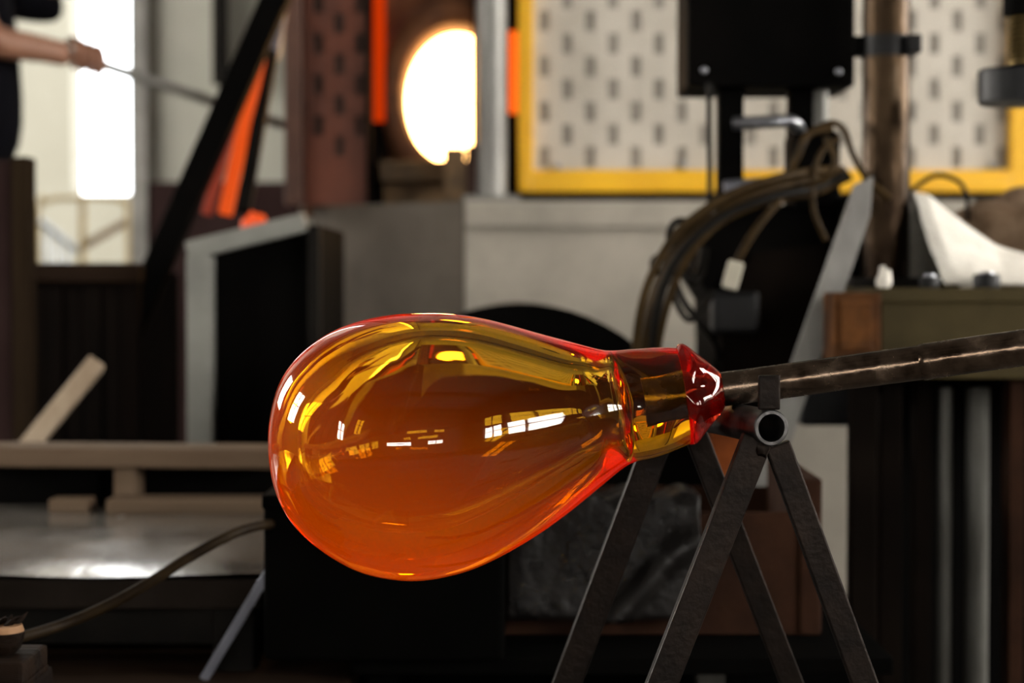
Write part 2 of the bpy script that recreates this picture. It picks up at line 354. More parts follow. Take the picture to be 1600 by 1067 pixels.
# glowing chamber (five walls, open to the mouth)
cx0, cx1, cz0, cz1 = hc.x - hrx - .015, hc.x + hrx + .03, hc.z - hrz - .012, hc.z + hrz + .03
MB().add([(cx0, YFN + .14, cz0), (cx1, YFN + .14, cz0), (cx1, YFN + .14, cz1), (cx0, YFN + .14, cz1), (cx0, YFN + .7, cz0), (cx1, YFN + .7, cz0), (cx1, YFN + .7, cz1), (cx0, YFN + .7, cz1)],
         [(4, 5, 6, 7), (0, 1, 5, 4), (2, 3, 7, 6), (0, 4, 7, 3), (1, 2, 6, 5)]).build('chamber', M['furnaceglow'], fu)['label'] = 'white hot glowing chamber'
ck = MB().box(cx0 - .06, cx0 - .004, YFN + .14, YFN + .75, fz0, cz1 + .06).box(cx1 + .004, cx1 + .06, YFN + .14, YFN + .75, fz0, cz1 + .06)
ck.box(cx0 - .06, cx1 + .06, YFN + .14, YFN + .75, cz1 + .004, cz1 + .06).box(cx0 - .06, cx1 + .06, YFN + .14, YFN + .75, cz0 - .05, cz0 - .004)
ck.build('casing', M['refractory'], fu)
MB().box(cx0 - .3, cx1 + .05, YFN + .75, YFN + .85, fz0, fz1).build('rear_wall', M['refractory'], fu)
l0 = W(590, 250, YFN - .12)
MB().box(PX(592, YFN - .12), PX(742, YFN - .12), YFN - .12, YFN, l0.z - .05, l0.z, .008).build('mouth_ledge', M['brickbrown'], fu)
MB().box(PX(600, YFN - .06), PX(742, YFN - .06), YFN - .06, YFN, fz0, l0.z - .05).build('lower_wall', M['brickbrown'], fu)
b0 = W(694, 230, YFN - .2); b1 = W(727, 306, YFN - .2)
MB().box(b0.x, b1.x, YFN - .2, YFN - .13, fz0, b0.z, .006).build('prop_brick', M['brickbrown'], fu)['label'] = 'upright brown brick before the mouth'
MB().box(b1.x + .002, PX(750, YFN - .2), YFN - .19, YFN - .13, fz0, PZ(226, YFN - .2), .006).build('prop_brick', M['doorback'], fu)
# perforated rusty door panel: a sheet with slots before a dark backing
def slotted(name, x0, x1, z0, z1, y, t, cols, rows, sw, sh, m, parent):
    """sheet with vertical slots; cols = [(x centre, phase)], rows(phase) -> z centres"""
    mb = MB(); xs = [x0]
    def q(a, b, c, d): mb.add([(a, y, c), (b, y, c), (b, y, d), (a, y, d)], [(0, 1, 2, 3)])
    cur = x0
    for (xc_, ph) in cols:
        a, b = max(x0, xc_ - sw / 2), min(x1, xc_ + sw / 2)
        q(cur, a, z0, z1); zc = z0
        for z in rows(ph):
            c, d = max(z0 + .002, z - sh / 2), min(z1 - .002, z + sh / 2)
            if d <= c: continue
            q(a, b, zc, c); zc = d
            mb.add([(a, y, c), (b, y, c), (b, y, d), (a, y, d), (a, y + t, c), (b, y + t, c), (b, y + t, d), (a, y + t, d)], [(0, 1, 5, 4), (1, 2, 6, 5), (2, 3, 7, 6), (3, 0, 4, 7)])
        q(a, b, zc, z1); cur = b
    q(cur, x1, z0, z1)
    return mb.build(name, m, parent)
YD = 4.66
u = YD / F
def rows_at(y0s, Yp, n0=-5, n1=5, per=71):
    return lambda ph: sorted(PZ(y0s[ph] + per * k, Yp) for k in range(n0, n1))
slotted('door_panel', PX(478, YD), PX(577, YD), pt, PZ(-260, YD), YD, .008, [(PX(498 + 33 * i, YD), i % 2) for i in range(3)], rows_at((68, 100), YD, -5, 3, 64), 17 * u, 32 * u, M['rustred'], fu)['label'] = 'rust red perforated door sheet'
MB().box(PX(476, YD), PX(578, YD), YD + .008, YD + .06, pt, PZ(-260, YD)).build('door_backing', M['doorback'], fu)
MB().box(PX(447, YD), PX(474, YD), YD - .03, YD + .08, pt, PZ(-260, YD), .006).build('door_post', M['rustbrown'], fu)['label'] = 'rust brown door post'
MB().box(PX(574, YD), PX(581, YD), YD - .02, YD + .08, pt, PZ(-260, YD), .004).build('door_edge', M['darkbrown'], fu)
MB().box(PX(581, YD + .07), PX(602, YD + .07), YD + .07, YD + .10, PZ(190, YD + .07), PZ(-260, YD + .07)).build('glowing_gap', M['slitglowdim'], fu)['label'] = 'red glow leaking beside the door'
MB().box(PX(581, YD + .08), PX(603, YD + .08), YD + .08, YD + .12, pt, PZ(190, YD + .08)).build('gap_filler', M['darkbrown'], fu)
ys = YFN - .08
MB().box(PX(795, ys), PX(813, ys), ys, ys + .03, PZ(176, ys), PZ(48, ys)).build('glowing_gap', M['slitglow'], fu)['label'] = 'orange glow leaking beside the post'
MB().box(PX(780, ys + .03), PX(815, ys + .03), ys + .03, ys + .1, pt, PZ(-260, ys)).build('side_wall', M['darkbrown'], fu)
MB().box(PX(738, YFN - .05), PX(752, YFN - .05), YFN - .06, YFN - .01, pt, PZ(-260, YFN)).build('mouth_jamb', M['darkbrown'], fu)
# grey round post right of the mouth
yq = 4.6; px_ = PX(768, yq)
gp = thing('steel_post', (px_, yq, pt), 'grey round steel post between furnace mouth and yellow frame', 'post')
MB().tube([(px_, yq, pt + .02), (px_, yq, PZ(-260, yq))], 24 / F * yq, 20).build('shaft', M['greybar'], gp, True)
MB().box(px_ - .065, px_ + .065, yq - .05, yq + .05, pt, pt + .02, .004).build('base_plate', M['greysteel'], gp)

# yellow framed slotted panel
YY = 4.72
yb1 = PZ(266, YY); yb0 = PZ(301, YY); yz1 = PZ(-260, YY)
yl0, yl1, yr0, yr1 = PX(809, YY), PX(833, YY), PX(1572, YY), PX(1603, YY)
yp = thing('framed_panel', ((yl0 + yr1) / 2, YY, pt), 'off white slotted metal panel in a bright yellow frame', 'panel')
MB().box(yl0, yl1, YY - .03, YY + .03, yb0, yz1, .006).build('frame_stile', M['yellow'], yp)['label'] = 'bright yellow upright'
MB().box(yr0, yr1, YY - .03, YY + .03, yb0, yz1, .006).build('frame_stile', M['yellow'], yp)['label'] = 'bright yellow upright'
MB().box(yl1 - .003, yr0 + .003, YY - .03, YY + .03, yb0, yb1, .006).build('frame_rail', M['yellow'], yp)['label'] = 'bright yellow bottom rail'
MB().box(yl0, yr1, YY - .02, YY + .05, pt, yb0).build('base_strip', M['blacksteel'], yp)
u = YY / F
slotted('slotted_sheet', yl1 - .02, yr0 + .02, yb1 - .01, yz1, YY, .006, [(PX(850 + 35.7 * i, YY), i % 2) for i in range(21)],
        rows_at((32.5, 68), YY, -4, 4), 15.5 * u, 32 * u, M['panelwhite'], yp)
MB().box(yl1 - .02, yr0 + .02, YY + .006, YY + .03, yb1 - .01, yz1).build('backing_board', M['slotback'], yp)
for (x, y) in ((872, 262), (1068, 259), (1550, 261), (872, -60), (1550, -60)):
    p = W(x, y, YY); MB().blob((p.x, YY - .004, p.z), .010, .008, .010, 0, sub=2).build('bolt', M['brightsteel'], yp, True)

# ------------------------------------------------------------------ leaning bars beside the furnace
def lean(name, x0, y0, x1, y1, Y0, Y1, wpx, tpx, m, label, cat, cut=None, group=None):
    a = W(x0, y0, Y0); b = W(x1, y1, Y1); Y = (Y0 + Y1) / 2
    return tag(MB().bar(a, b, wpx / F * Y, tpx / F * Y, (0, 1, 0), .003).build(name, m), label, cat, group)
yb_ = 3.95
def to_floor(x0, y0, x1, y1, Y):
    """pixel line run on to the floor; returns its floor pixel"""
    z0, z1 = PZ(y0, Y), PZ(y1, Y); X0, X1 = PX(x0, Y), PX(x1, Y)
    t = z0 / (z0 - z1); return Vector((X0 + (X1 - X0) * t, Y, 0.0))
def lean_to_floor(name, x0, y0, x1, y1, Y, w, t, m, label, cat):
    a = W(x0, y0, Y); b = to_floor(x0, y0, x1, y1, Y); d = (b - a).normalized(); b = b - d * (w / 2 * abs(d.x) / max(.1, abs(d.z)))
    return tag(MB().bar(a, b, w, t, (0, 1, 0), .004).build(name, m), label, cat)
lean_to_floor('leaning_girder', 465, -80, 252, 403, yb_, .052, .06, M['blackpaint'], 'broad black girder leaning steeply beside the glow painted bars', 'girder')
lean('glow_painted_bar', 392, 95, 322, 335, 4.07, 4.03, 16, 14, M['bakedredglow'], 'steel bar with dull red furnace glow painted in, next to the black girder', 'iron bar')
lean('glow_painted_bar', 405, 88, 352, 335, 4.10, 4.05, 21, 18, M['bakedorangeglow'], 'steel bar with bright orange furnace glow painted in, between grey bar and girder', 'iron bar')
lean('steel_bar', 452, -90, 425, 90, 4.2, 4.15, 22, 20, M['bluesteel'], 'pale bluish steel bar high beside the furnace post', 'iron bar')
lean('steel_bar', 424, 80, 380, 330, 4.15, 4.0, 22, 18, M['blacksteel'], 'dark grey bar leaning right of the orange one', 'iron bar')
# sloped black cabinet with grey angle frame
YC = 3.62
cabz0 = 0
cb = thing('sloped_cabinet', (PX(390, YC), YC, 0), 'black steel cabinet with a grey frame and sloping top', 'cabinet')
pA = W(296, 398, YC); pB = W(500, 352, YC)
MB().prism([(pA.x + .01, YC + .02, 0), (pB.x, YC + .02, 0), (pB.x, YC + .02, pB.z), (pA.x + .01, YC + .02, pA.z)], (0, .5, 0)).build('body', M['blackpaint'], cb)
MB().box(pA.x - .003, pA.x + 38 / F * YC, YC - .02, YC + .02, 0, pA.z - .002, .004).build('frame_post', M['greyhood'], cb)['label'] = 'light grey angle iron post'
MB().bar(W(294, 392, YC), W(478, 347, YC), .034, .04, (0, 1, 0), .003).build('frame_rail', M['greyhood'], cb)['label'] = 'light grey sloping rail'
MB().box(pB.x - .02, pB.x, YC - .02, YC + .02, 0, pB.z).build('frame_post', M['blacksteel'], cb)
def on_slope(x, Y):   # height of the cabinet top under pixel column x
    X = PX(x, Y); t = (X - pA.x) / (pB.x - pA.x); return X, pA.z + (pB.z - pA.z) * t
X, z = on_slope(399, 3.75)
tag(MB().blob((X, 3.75, z + .027), .026, .022, .030, .35, 1.8, 3, 3).build('hot_glass_lump', M['hotlump'], None, True), 'glowing orange lump of hot glass on the cabinet top', 'glass lump')
X, z = on_slope(440, 3.78)
tag(MB().blob((X, 3.78, z + .014), .022, .018, .016, .35, 1.8, 3, 8).build('hot_glass_lump', M['hotdim'], None, True), 'small dull red lump nearest the furnace post', 'glass lump')

# ------------------------------------------------------------------ dark wooden crate, post and stick at the left
YW = 3.75
cr = thing('wooden_crate', (PX(130, YW), YW, 0), 'dark wooden crate of upright boards below the doorway', 'crate')
MB().box(PX(38, YW), PX(222, YW), YW - .03, YW + .03, PZ(441, YW), PZ(411, YW), .004).build('top_rail', M['wooddark'], cr)
for i in range(6):
    x0 = 40 + i * 30; MB().box(PX(x0, YW), PX(x0 + 28.5, YW), YW - .005 - .006 * (i % 2), YW + .02, 0, PZ(441, YW), .002).build('board', M['woodblack'], cr)
MB().box(PX(38, YW), PX(222, YW), YW + .4, YW + .42, 0, PZ(425, YW)).build('back_board', M['woodblack'], cr)
YWp = 3.6
wp = thing('wooden_post', (PX(22, YWp), YWp, 0), 'dark brown upright post below the worker, at the left edge', 'post')
MB().box(PX(25, YWp), PX(52, YWp), YWp - .03, YWp + .03, 0, PZ(246, YWp), .004).build('stile', M['postwood'], wp)
MB().box(PX(-14, YWp), PX(24, YWp), YWp - .015, YWp + .03, 0, PZ(250, YWp), .004).build('face_board', M['dado'], wp)['label'] = 'maroon side board'
# steel table at the left
TZ = PZ(893, 2.32); YT0 = 2.32; YT1 = TZ and 3.06
tb = thing('steel_table', (PX(150, 2.6), 2.6, 0), 'low grey steel table with a glossy scratched top', 'table')
tv = []; tfc = []; nx, ny = 60, 40
for i in range(nx + 1):
    for j in range(ny + 1):
        x = -1.35 + (1.055) * i / nx; y = YT0 + (YT1 - YT0) * j / ny
        e = max(0, (YT0 + .13 - y) / .13); g = math.exp(-((x + .49) / .16) ** 2)
        tv.append((x, y, TZ - .007 * e * e * g * 1.0 + .0012 * noise.noise(Vector((x * 5, y * 7, 0)))))
for i in range(nx):
    for j in range(ny):
        k = i * (ny + 1) + j; tfc.append((k, k + ny + 1, k + ny + 2, k + 1))
MB().add(tv, tfc).build('top', M['tablesteel'], tb, True, 60)
MB().box(-1.35, -.295, YT0 + .006, YT1, TZ - .045, TZ - .010, .003).build('top_edge', M['tableedge'], tb)
MB().box(-1.33, -.31, YT0 + .03, YT0 + .06, TZ - .09, TZ - .03).build('apron', M['blacksteel'], tb)
for x in (-1.3, -.33):
    for y in (YT0 + .05, YT1 - .05):
        MB().box(x - .025, x + .025, y - .025, y + .025, 0, TZ - .03, .004).build('leg', M['blacksteel'], tb)
# rack of wooden boards standing on the table's far edge
yk = 3.0
rk = thing('wooden_rack', (PX(200, yk), yk, TZ), 'rough wooden rack along the rear of the steel table', 'rack')
MB().bar(W(-40, 709, yk), W(450, 713, yk), 31 / F * yk, .10, (0, 1, 0), .004).build('upper_board', M['wood'], rk)
MB().box(PX(182, yk), PX(217, yk), yk - .03, yk + .04, TZ, PZ(722, yk), .004).build('block', M['wood'], rk)
MB().box(PX(-40, yk), PX(150, yk), yk + .02, yk + .06, TZ, PZ(724, yk)).build('infill', M['blackpaint'], rk)
MB().box(PX(150, yk), PX(450, yk), yk + .05, yk + .08, TZ, PZ(724, yk)).build('infill', M['blackpaint'], rk)
yk2 = 2.93
tag(MB().box(PX(172, yk2), PX(445, yk2), yk2 - .04, yk2 + .03, TZ, TZ + .022, .004).build('wooden_batten', M['wood']), 'weathered wooden batten lying at the back of the steel table', 'batten')
tag(MB().box(PX(78, yk2), PX(142, yk2), yk2 - .02, yk2 + .03, TZ, TZ + .02, .004).build('wooden_offcut', M['wood']), 'short brown wooden offcut on the table under the rack', 'offcut')
yk3 = 3.16
tag(MB().bar(W(152, 566, yk3 + .1), W(14, 735, yk3), 30 / F * yk3, .025, (0, 1, 0), .003).build('pale_stick', M['woodpale']), 'pale split stick leaning behind the wooden rack', 'stick')
# low plank bench in front of the table
BZ = PZ(985, 2.62)
pb = thing('plank_bench', (PX(180, 2.3), 2.3, 0), 'low dark bench of worn planks at the bottom left', 'bench')
for i, (y0, y1) in enumerate(((2.0, 2.115), (2.12, 2.235), (2.24, 2.36), (2.365, 2.48), (2.485, 2.62))):
    MB().box(-1.2, PX(540, 2.25), y0, y1, BZ - .03, BZ - .003 * (i % 2), .004).build('plank', M['wooddark'], pb)
for x in (-1.1, -.4):
    for y in (2.06, 2.45): MB().box(x - .03, x + .03, y - .03, y + .03, 0, BZ - .03).build('leg', M['woodblack'], pb)
MB().box(PX(-60, 2.6), PX(250, 2.6), 2.625, 2.65, BZ - .02, PZ(905, 2.62)).build('back_board', M['wooddark'], pb)
# charred wood stack
yh = 1.86
SZ = PZ(1066, yh)
tag(MB().box(PX(52, yh) - .22, PX(52, yh) - .004, yh - .09, yh + .09, 0, SZ, .006).build('timber_stump', M['woodblack']), 'dark squared timber carrying the charred boards', 'timber')
s0 = PX(52, yh)
tag(MB().box(s0 - .19, s0 - .002, yh - .06, yh + .06, SZ, SZ + .006, .002).build('charred_board', M['charred']), 'thin charred board, lowest of the stack at the bottom left corner', 'wood')
zb = SZ + .006
zb1 = PZ(1021, yh)
bd = MB().box(s0 - .2, s0, yh - .05, yh + .05, zb, zb1, .004)
tag(bd.build('charred_board', M['charred']), 'thick charred board in the middle of the corner stack', 'wood')
cup = thing('shaping_block', (PX(-5, yh), yh, zb1), 'scorched wooden shaping block with a splintered rim', 'shaping block')
prof = [(.0, 0), (.014, 0), (.019, .006), (.022, .016), (.0235, .024)]
xc0 = PX(-4, yh); hh = (PZ(986, yh) - zb1) / .024
vs = []; fs = []; n = 28
for (r, h) in prof:
    for j in range(n):
        a = 2 * math.pi * j / n; vs.append((xc0 + r * math.cos(a), yh + r * math.sin(a), zb1 + h * hh))
for i in range(len(prof) - 1):
    for j in range(n): fs.append((i * n + j, i * n + (j + 1) % n, (i + 1) * n + (j + 1) % n, (i + 1) * n + j))
fs.append(tuple((len(prof) - 1) * n + j for j in range(n)))
MB().add(vs, fs).build('bowl', M['charred'], cup, True)
zc1 = zb1 + .024 * hh
MB().tube([(xc0, yh, zc1), (xc0, yh, zc1 + .006)], [.0225, .0205], 24).build('rim', M['charwood'], cup, True)['label'] = 'bare orange brown wood rim'
sp = MB()
for i in range(16):
    a = random.uniform(0, 6.28); r = random.uniform(.004, .02)
    p = Vector((xc0 + r * math.cos(a), yh + r * math.sin(a), zc1 + .005)); q = p + Vector((random.uniform(-.004, .016), random.uniform(-.008, .008), random.uniform(.003, .013)))
    sp.tube([p, (p + q) / 2 + Vector((.001, 0, .001)), q], [.0025, .002, .0004], 6)
sp.build('splinters', M['charred'], cup)

# ------------------------------------------------------------------ black box and rusty tank on a low steel trolley
YK = 2.25
kz1 = PZ(776, YK); kz0 = PZ(1033, YK)
tr = thing('steel_trolley', (PX(850, 2.4), 2.4, 0), 'low dark steel trolley under the black box and rusty tank', 'trolley')
MB().box(PX(545, YK), PX(1345, 2.5), YK + .02, 2.70, kz0 - .02, kz0, .003).build('shelf', M['tanksteel'], tr)
MB().box(PX(545, 2.45), PX(1345, 2.5), 2.56, 2.57, .03, kz0 - .02).build('blackout_skirt', M['tanksteel'], tr)  # dark sheet added to black out the space below the shelf
for (x, y) in ((-.15, 2.32), (PX(1110, 2.5), 2.5), (.37, 2.72), (-.15, 2.72)):
    MB().box(x - .018, x + .018, y - .018, y + .018, 0, kz0 - .02, .003).build('leg', M['pipegrey'] if x > 0 and y < 2.6 else M['tanksteel'], tr)
bb = thing('black_box', (PX(600, YK), YK, kz0), 'plain black steel box right below the glass bulb', 'box')
MB().box(PX(410, YK), PX(788, YK), YK, YK + .42, kz0, kz1, .006).build('body', M['tanksteel'], bb)
MB().box(PX(408, YK), PX(790, YK), YK - .004, YK + .424, kz1 - .014, kz1 + .002, .003).build('lid', M['tanksteel'], bb)
YR = 2.42
rt = thing('rusty_tank', (PX(1030, YR), YR, kz0), 'rust brown steel tank behind the pipe stand', 'tank')
rz1 = PZ(800, YR); rz0 = PZ(992, YR); rx1 = PX(1285, YR); rx0 = PX(780, YR)
t_ = .008
MB().box(rx0, rx1, YR, YR + t_, kz0, rz1, .002).build('front_plate', M['rusttank'], rt)
MB().box(rx0, rx1, YR + .3, YR + .3 + t_, kz0, rz1).build('rear_plate', M['rusttank'], rt)
MB().box(rx0, rx0 + t_, YR + t_, YR + .3, kz0, rz1).build('end_plate', M['rusttank'], rt)
MB().box(PX(1250, YR), rx1, YR - .006, YR + .31, kz0, PZ(747, YR), .004).build('end_plate', M['rusttank'], rt)
MB().box(rx0 + t_, rx1 - t_, YR + t_, YR + .3, kz0, kz0 + .01).build('bottom_plate', M['rusttank'], rt)
# dark wet hide draped over the tank's front edge
ap = []; af = []; nu, nv = 44, 26
ax0, ax1 = PX(792, YR), PX(1092, YR)
for i in range(nu + 1):
    for j in range(nv + 1):
        t = j / nv; x = ax0 + (ax1 - ax0) * i / nu
        q_ = (x - ax0) / (ax1 - ax0) + t * .75 - 1.28
        w = noise.noise(Vector((x * 14, t * 1.2, 3))) * .005 + noise.noise(Vector((x * 50, t * 5, 9))) * .002 + .022 * math.exp(-(q_ / .07) ** 2)
        if t < .2:
            yy = YR + .2 * (1 - t / .2) * .5 - .012; zz = rz1 + .016 + w * .5 + .006 * math.sin(i * .5)
        else:
            s = (t - .2) / .8; yy = YR - .018 - .012 * s - abs(w) * (0.5 + s); zz = rz1 + .014 - s * (rz1 - kz0) * .93 + .01 * math.sin(i * .4) * (1 - s)
        ap.append((x, yy, zz))
for i in range(nu):
    for j in range(nv):
        k = i * (nv + 1) + j; af.append((k, k + 1, k + nv + 2, k + nv + 1))
hd = MB().add(ap, af).build('wet_hide', M['wetleather'], None, True, 80)
sm = hd.modifiers.new('thick', 'SOLIDIFY'); sm.thickness = .004; sm.offset = 1
tag(hd, 'dark wet leather hide draped over the rusty tank', 'leather')
# black round drum behind the glass
YDr = 3.05
dc = W(812, 762, YDr); dr = 288 / F * YDr
dm = thing('steel_drum', (dc.x, YDr, 0), 'black round steel drum lying on its side behind the glass', 'drum')
MB().tube([(dc.x, YDr + .02, dc.z), (dc.x, YDr + .62, dc.z)], dr * .985, 64).build('shell', M['blackpaint'], dm, True)
MB().tube([(dc.x, YDr, dc.z), (dc.x, YDr + .05, dc.z)], dr, 64).build('rim', M['blackpaint'], dm, True)
for s in (-1, 1):
    MB().box(dc.x + s * .14 - .03, dc.x + s * .14 + .03, YDr + .08, YDr + .55, 0, dc.z - dr * .80).build('cradle_leg', M['blacksteel'], dm)
# rusty orange plate behind the stand
yo = 2.95
tag(MB().box(PX(1112, yo), PX(1200, yo), yo, yo + .03, 0, PZ(672, yo), .004).build('rusty_plate', M['rustorange']), 'orange rusted steel plate glimpsed under the stand tube', 'plate')
# flat bluish bar leaning at the table corner
a = W(425, 885, 2.29); b = W(300, 1092, 2.295); d = (b - a); t = (BZ + .0 - a.z) / d.z
tag(MB().bar(a, a + d * t, 15 / F * 2.29, .006, (0, 1, 0), .001).build('flat_bar', M['bluesteel']), 'thin bluish steel flat bar leaning left of the black box', 'flat bar')
# rubber hose
hp = smooth_path([W(430, 818, 2.27), W(400, 822, 2.2), W(360, 836, 2.15), W(300, 868, 2.12), W(240, 906, 2.1), W(170, 945, 2.08), W(100, 975, 2.06), W(30, 996, 2.0), W(-40, 1010, 1.95)], 10)
tag(MB().tube(hp, 8.5 / F * 2.1, 12).build('rubber_hose', M['hose'], None, True), 'brown rubber hose sagging from the black box to the corner', 'hose')

# ------------------------------------------------------------------ work bench at the right, with everything on it
YB0, YB1 = 2.72, 3.4
BT = PZ(450, YB0)
wbx = thing('work_bench', (PX(1500, 2.9), 2.9, 0), 'olive grey steel work bench with a deep apron', 'work bench')
bx0 = PX(1374, YB0); bx1 = 1.35
MB().box(bx0, bx1, YB0, YB1, BT - .02, BT, .003).build('top', M['benchmetal'], wbx)
MB().box(bx0 + .004, bx1, YB0 + .006, YB0 + .03, PZ(592, YB0), BT - .02, .002).build('apron', M['benchmetal'], wbx)
MB().box(bx0 + .004, bx0 + .03, YB0 + .03, YB1 - .02, PZ(592, YB0), BT - .02).build('apron', M['benchmetal'], wbx)
for (x0, x1, y0) in ((1332, 1372, YB0 + .02), (1378, 1412, YB0 + .06), (1432, 1458, YB0 + .12)):
    MB().box(PX(x0, y0), PX(x1, y0), y0, y0 + .04, 0, PZ(588, y0), .003).build('leg', M['darkbrown'], wbx)
MB().box(PX(1588, YB0), PX(1612, YB0), YB0 + .03, YB0 + .08, 0, PZ(588, YB0), .003).build('leg', M['rusttank'], wbx)
MB().box(bx1 - .06, bx1 - .01, YB1 - .08, YB1 - .03, 0, BT - .02).build('leg', M['darkbrown'], wbx)
MB().box(PX(1332, YB0 + .02), PX(1374, YB0), YB0 + .01, YB1 - .1, PZ(605, YB0), PZ(588, YB0)).build('bracket', M['darkbrown'], wbx)
MB().box(PX(1345, 3.2), bx1, 3.2, 3.22, 0, BT - .02).build('back_panel', M['blackpaint'], wbx)
for (x0, x1, lab) in ((1466, 1489, 'thin grey pipe standing under the work bench'), (1511, 1547, 'thick grey pipe standing under the work bench')):
    yy = 2.86; c = (x0 + x1) / 2
    tag(MB().tube([(PX(c, yy), yy, 0), (PX(c, yy), yy, PZ(606, yy))], (x1 - x0) / 2 / F * yy, 20).build('standing_pipe', M['pipegrey'], None, True), lab, 'pipe')
# rusty box at the bench end
yj = 2.70
jb = thing('rusty_box', (PX(1338, yj), yj, PZ(586, yj)), 'small orange rusted metal box at the bench end', 'box')
MB().box(PX(1302, yj), PX(1374, YB0) - .001, yj, yj + .09, PZ(586, yj), PZ(457, yj), .004).build('body', M['rustbox'], jb)
MB().box(PX(1312, yj), PX(1362, yj), yj - .005, yj, PZ(548, yj), PZ(470, yj), .003).build('cover', M['rustbox'], jb)
# drill press: column, clamp, arm and spindle
YQ = 3.0
cxq = PX(1383, YQ); crq = 37 / F * YQ
dp = thing('drill_press', (cxq, YQ, BT), 'rusty steel column press with clamp collar and overhanging spindle', 'press')
zt = PZ(-130, YQ)
MB().tube([(cxq, YQ, BT + .015), (cxq, YQ, zt)], crq, 32).build('column', M['columnrust'], dp, True)
MB().box(cxq - .06, cxq + .1, YQ - .06, YQ + .08, BT, BT + .015, .003).build('base_plate', M['blacksteel'], dp)
MB().box(PX(1312, 3.08), PX(1412, 3.08), 3.06, 3.22, BT, PZ(306, 3.08), .01).build('black_filler', M['blackpaint'], dp)  # black block added to darken the gap beside the column
cl = MB().tube([(cxq, YQ, PZ(90, YQ)), (cxq, YQ, PZ(57, YQ))], crq * 1.13, 32).build('clamp_collar', M['rubber'], dp, True)
MB().box(PX(1330, YQ), cxq - crq * .5, YQ - .02, YQ + .02, PZ(88, YQ), PZ(58, YQ), .003).build('clamp_arm', M['blackpaint'], cl)
MB().box(cxq + crq * .6, PX(1428, YQ), YQ - .05, YQ - .005, PZ(88, YQ), PZ(59, YQ), .004).build('clamp_bolt', M['rubber'], cl)
MB().box(cxq - .06, PX(1680, 2.8), 2.76, 3.06, zt, zt + .1, .01).build('head_arm', M['blacksteel'], dp)
xs_, ysx = PX(1592, 2.8), 2.8
MB().tube([(xs_, ysx, PZ(108, ysx)), (xs_, ysx, zt)], 15 / F * ysx, 20).build('spindle', M['blackpaint'], dp, True)
MB().tube([(xs_, ysx, PZ(24, ysx)), (xs_, ysx, zt)], 28 / F * ysx, 24).build('spindle_sleeve', M['blackpaint'], dp, True)
hel = [(xs_ + 18 / F * ysx * math.cos(a), ysx + 18 / F * ysx * math.sin(a), PZ(104, ysx) + (PZ(26, ysx) - PZ(104, ysx)) * a / 56.5) for a in [k * .35 for k in range(162)]]
MB().tube(hel, .0022, 6).build('spring', M['brass'], dp, True)
MB().tube([(xs_, ysx, PZ(164, ysx)), (xs_, ysx, PZ(160, ysx)), (xs_, ysx, PZ(112, ysx)), (xs_, ysx, PZ(108, ysx))], [60 / F * ysx, 65 / F * ysx, 66 / F * ysx, 62 / F * ysx], 40).build('press_foot', M['rubber'], dp, True)
# canvas cloth tented on the bench
def lerp_path(P, t):
    n = len(P) - 1; k = min(n - 1, int(t * n)); f = t * n - k; return Vector(P[k]) * (1 - f) + Vector(P[k + 1]) * f
ridge = [W(1426, 300, 2.99), W(1446, 302, 2.99), W(1500, 346, 2.98), W(1555, 384, 2.98), W(1610, 402, 2.98), W(1680, 420, 2.98)]
frontb = [W(1476, 449, 2.80), W(1500, 449, 2.79), W(1535, 449, 2.79), W(1580, 449, 2.79), W(1630, 449, 2.79), W(1680, 449, 2.79)]
backb = [W(1409, 447, 3.10), W(1440, 447, 3.14), W(1500, 447, 3.16), W(1560, 447, 3.16), W(1620, 447, 3.16), W(1680, 447, 3.16)]
vs = []; fs = []; nu, nv = 40, 28
for i in range(nu + 1):
    s = i / nu; R = lerp_path(ridge, s); A = lerp_path(frontb, s); B = lerp_path(backb, s)
    for P_ in (A, B): P_.z = max(P_.z, BT + .006)
    for j in range(nv + 1):
        t = j / nv
        if t < .6:
            q = t / .6; p = A.lerp(R, q); sag = -.02 * math.sin(math.pi * q); p.y += sag * .3; p.z += sag * .55
        else:
            q = (t - .6) / .4; p = R.lerp(B, q)
        k = noise.noise(Vector((p.x * 28, p.z * 28, p.y * 12))) * .007 * min(1, (p.z - BT) * 40)
        p.y -= k; p.z += abs(k) * .4; p.z = max(p.z, BT + .004); vs.append(p)
for i in range(nu):
    for j in range(nv):
        k = i * (nv + 1) + j; fs.append((k, k + 1, k + nv + 2, k + nv + 1))
cv = MB().add(vs, fs).build('canvas_cloth', M['canvas'], None, True, 80)
sm = cv.modifiers.new('thick', 'SOLIDIFY'); sm.thickness = .005; sm.offset = 0
tag(cv, 'off white canvas cloth tented on the work bench', 'cloth')
p = W(1585, 400, 3.26)
tag(MB().blob((p.x, 3.26, BT + .078), .115, .07, .075, .35, 1.6, 4, 5).build('burlap_sack', M['burlap'], None, True), 'crumpled brown burlap sack behind the white canvas', 'sack')
for (x, r, h, lab, nm, ct) in ((1452, 16, 18, 'low dark cap on the bench beside the canvas edge', 'dark_cap', 'cap'), (1541, 22, 22, 'larger black jar on the bench before the canvas', 'black_jar', 'jar')):
    yy = 2.765; rr = r / F * yy; X = PX(x, yy)
    k = thing(nm, (X, yy, BT), lab, ct)
    MB().tube([(X, yy, BT), (X, yy, BT + h / F * yy * .7), (X, yy, BT + h / F * yy)], [rr * .92, rr, rr * .85], 24).build('body', M['rubber'], k, True)
    MB().tube([(X, yy, BT + h / F * yy), (X, yy, BT + h / F * yy + .003)], [rr * .55, rr * .5], 16).build('nut', M['brightsteel'], k, True)
X = PX(1381, 2.75)
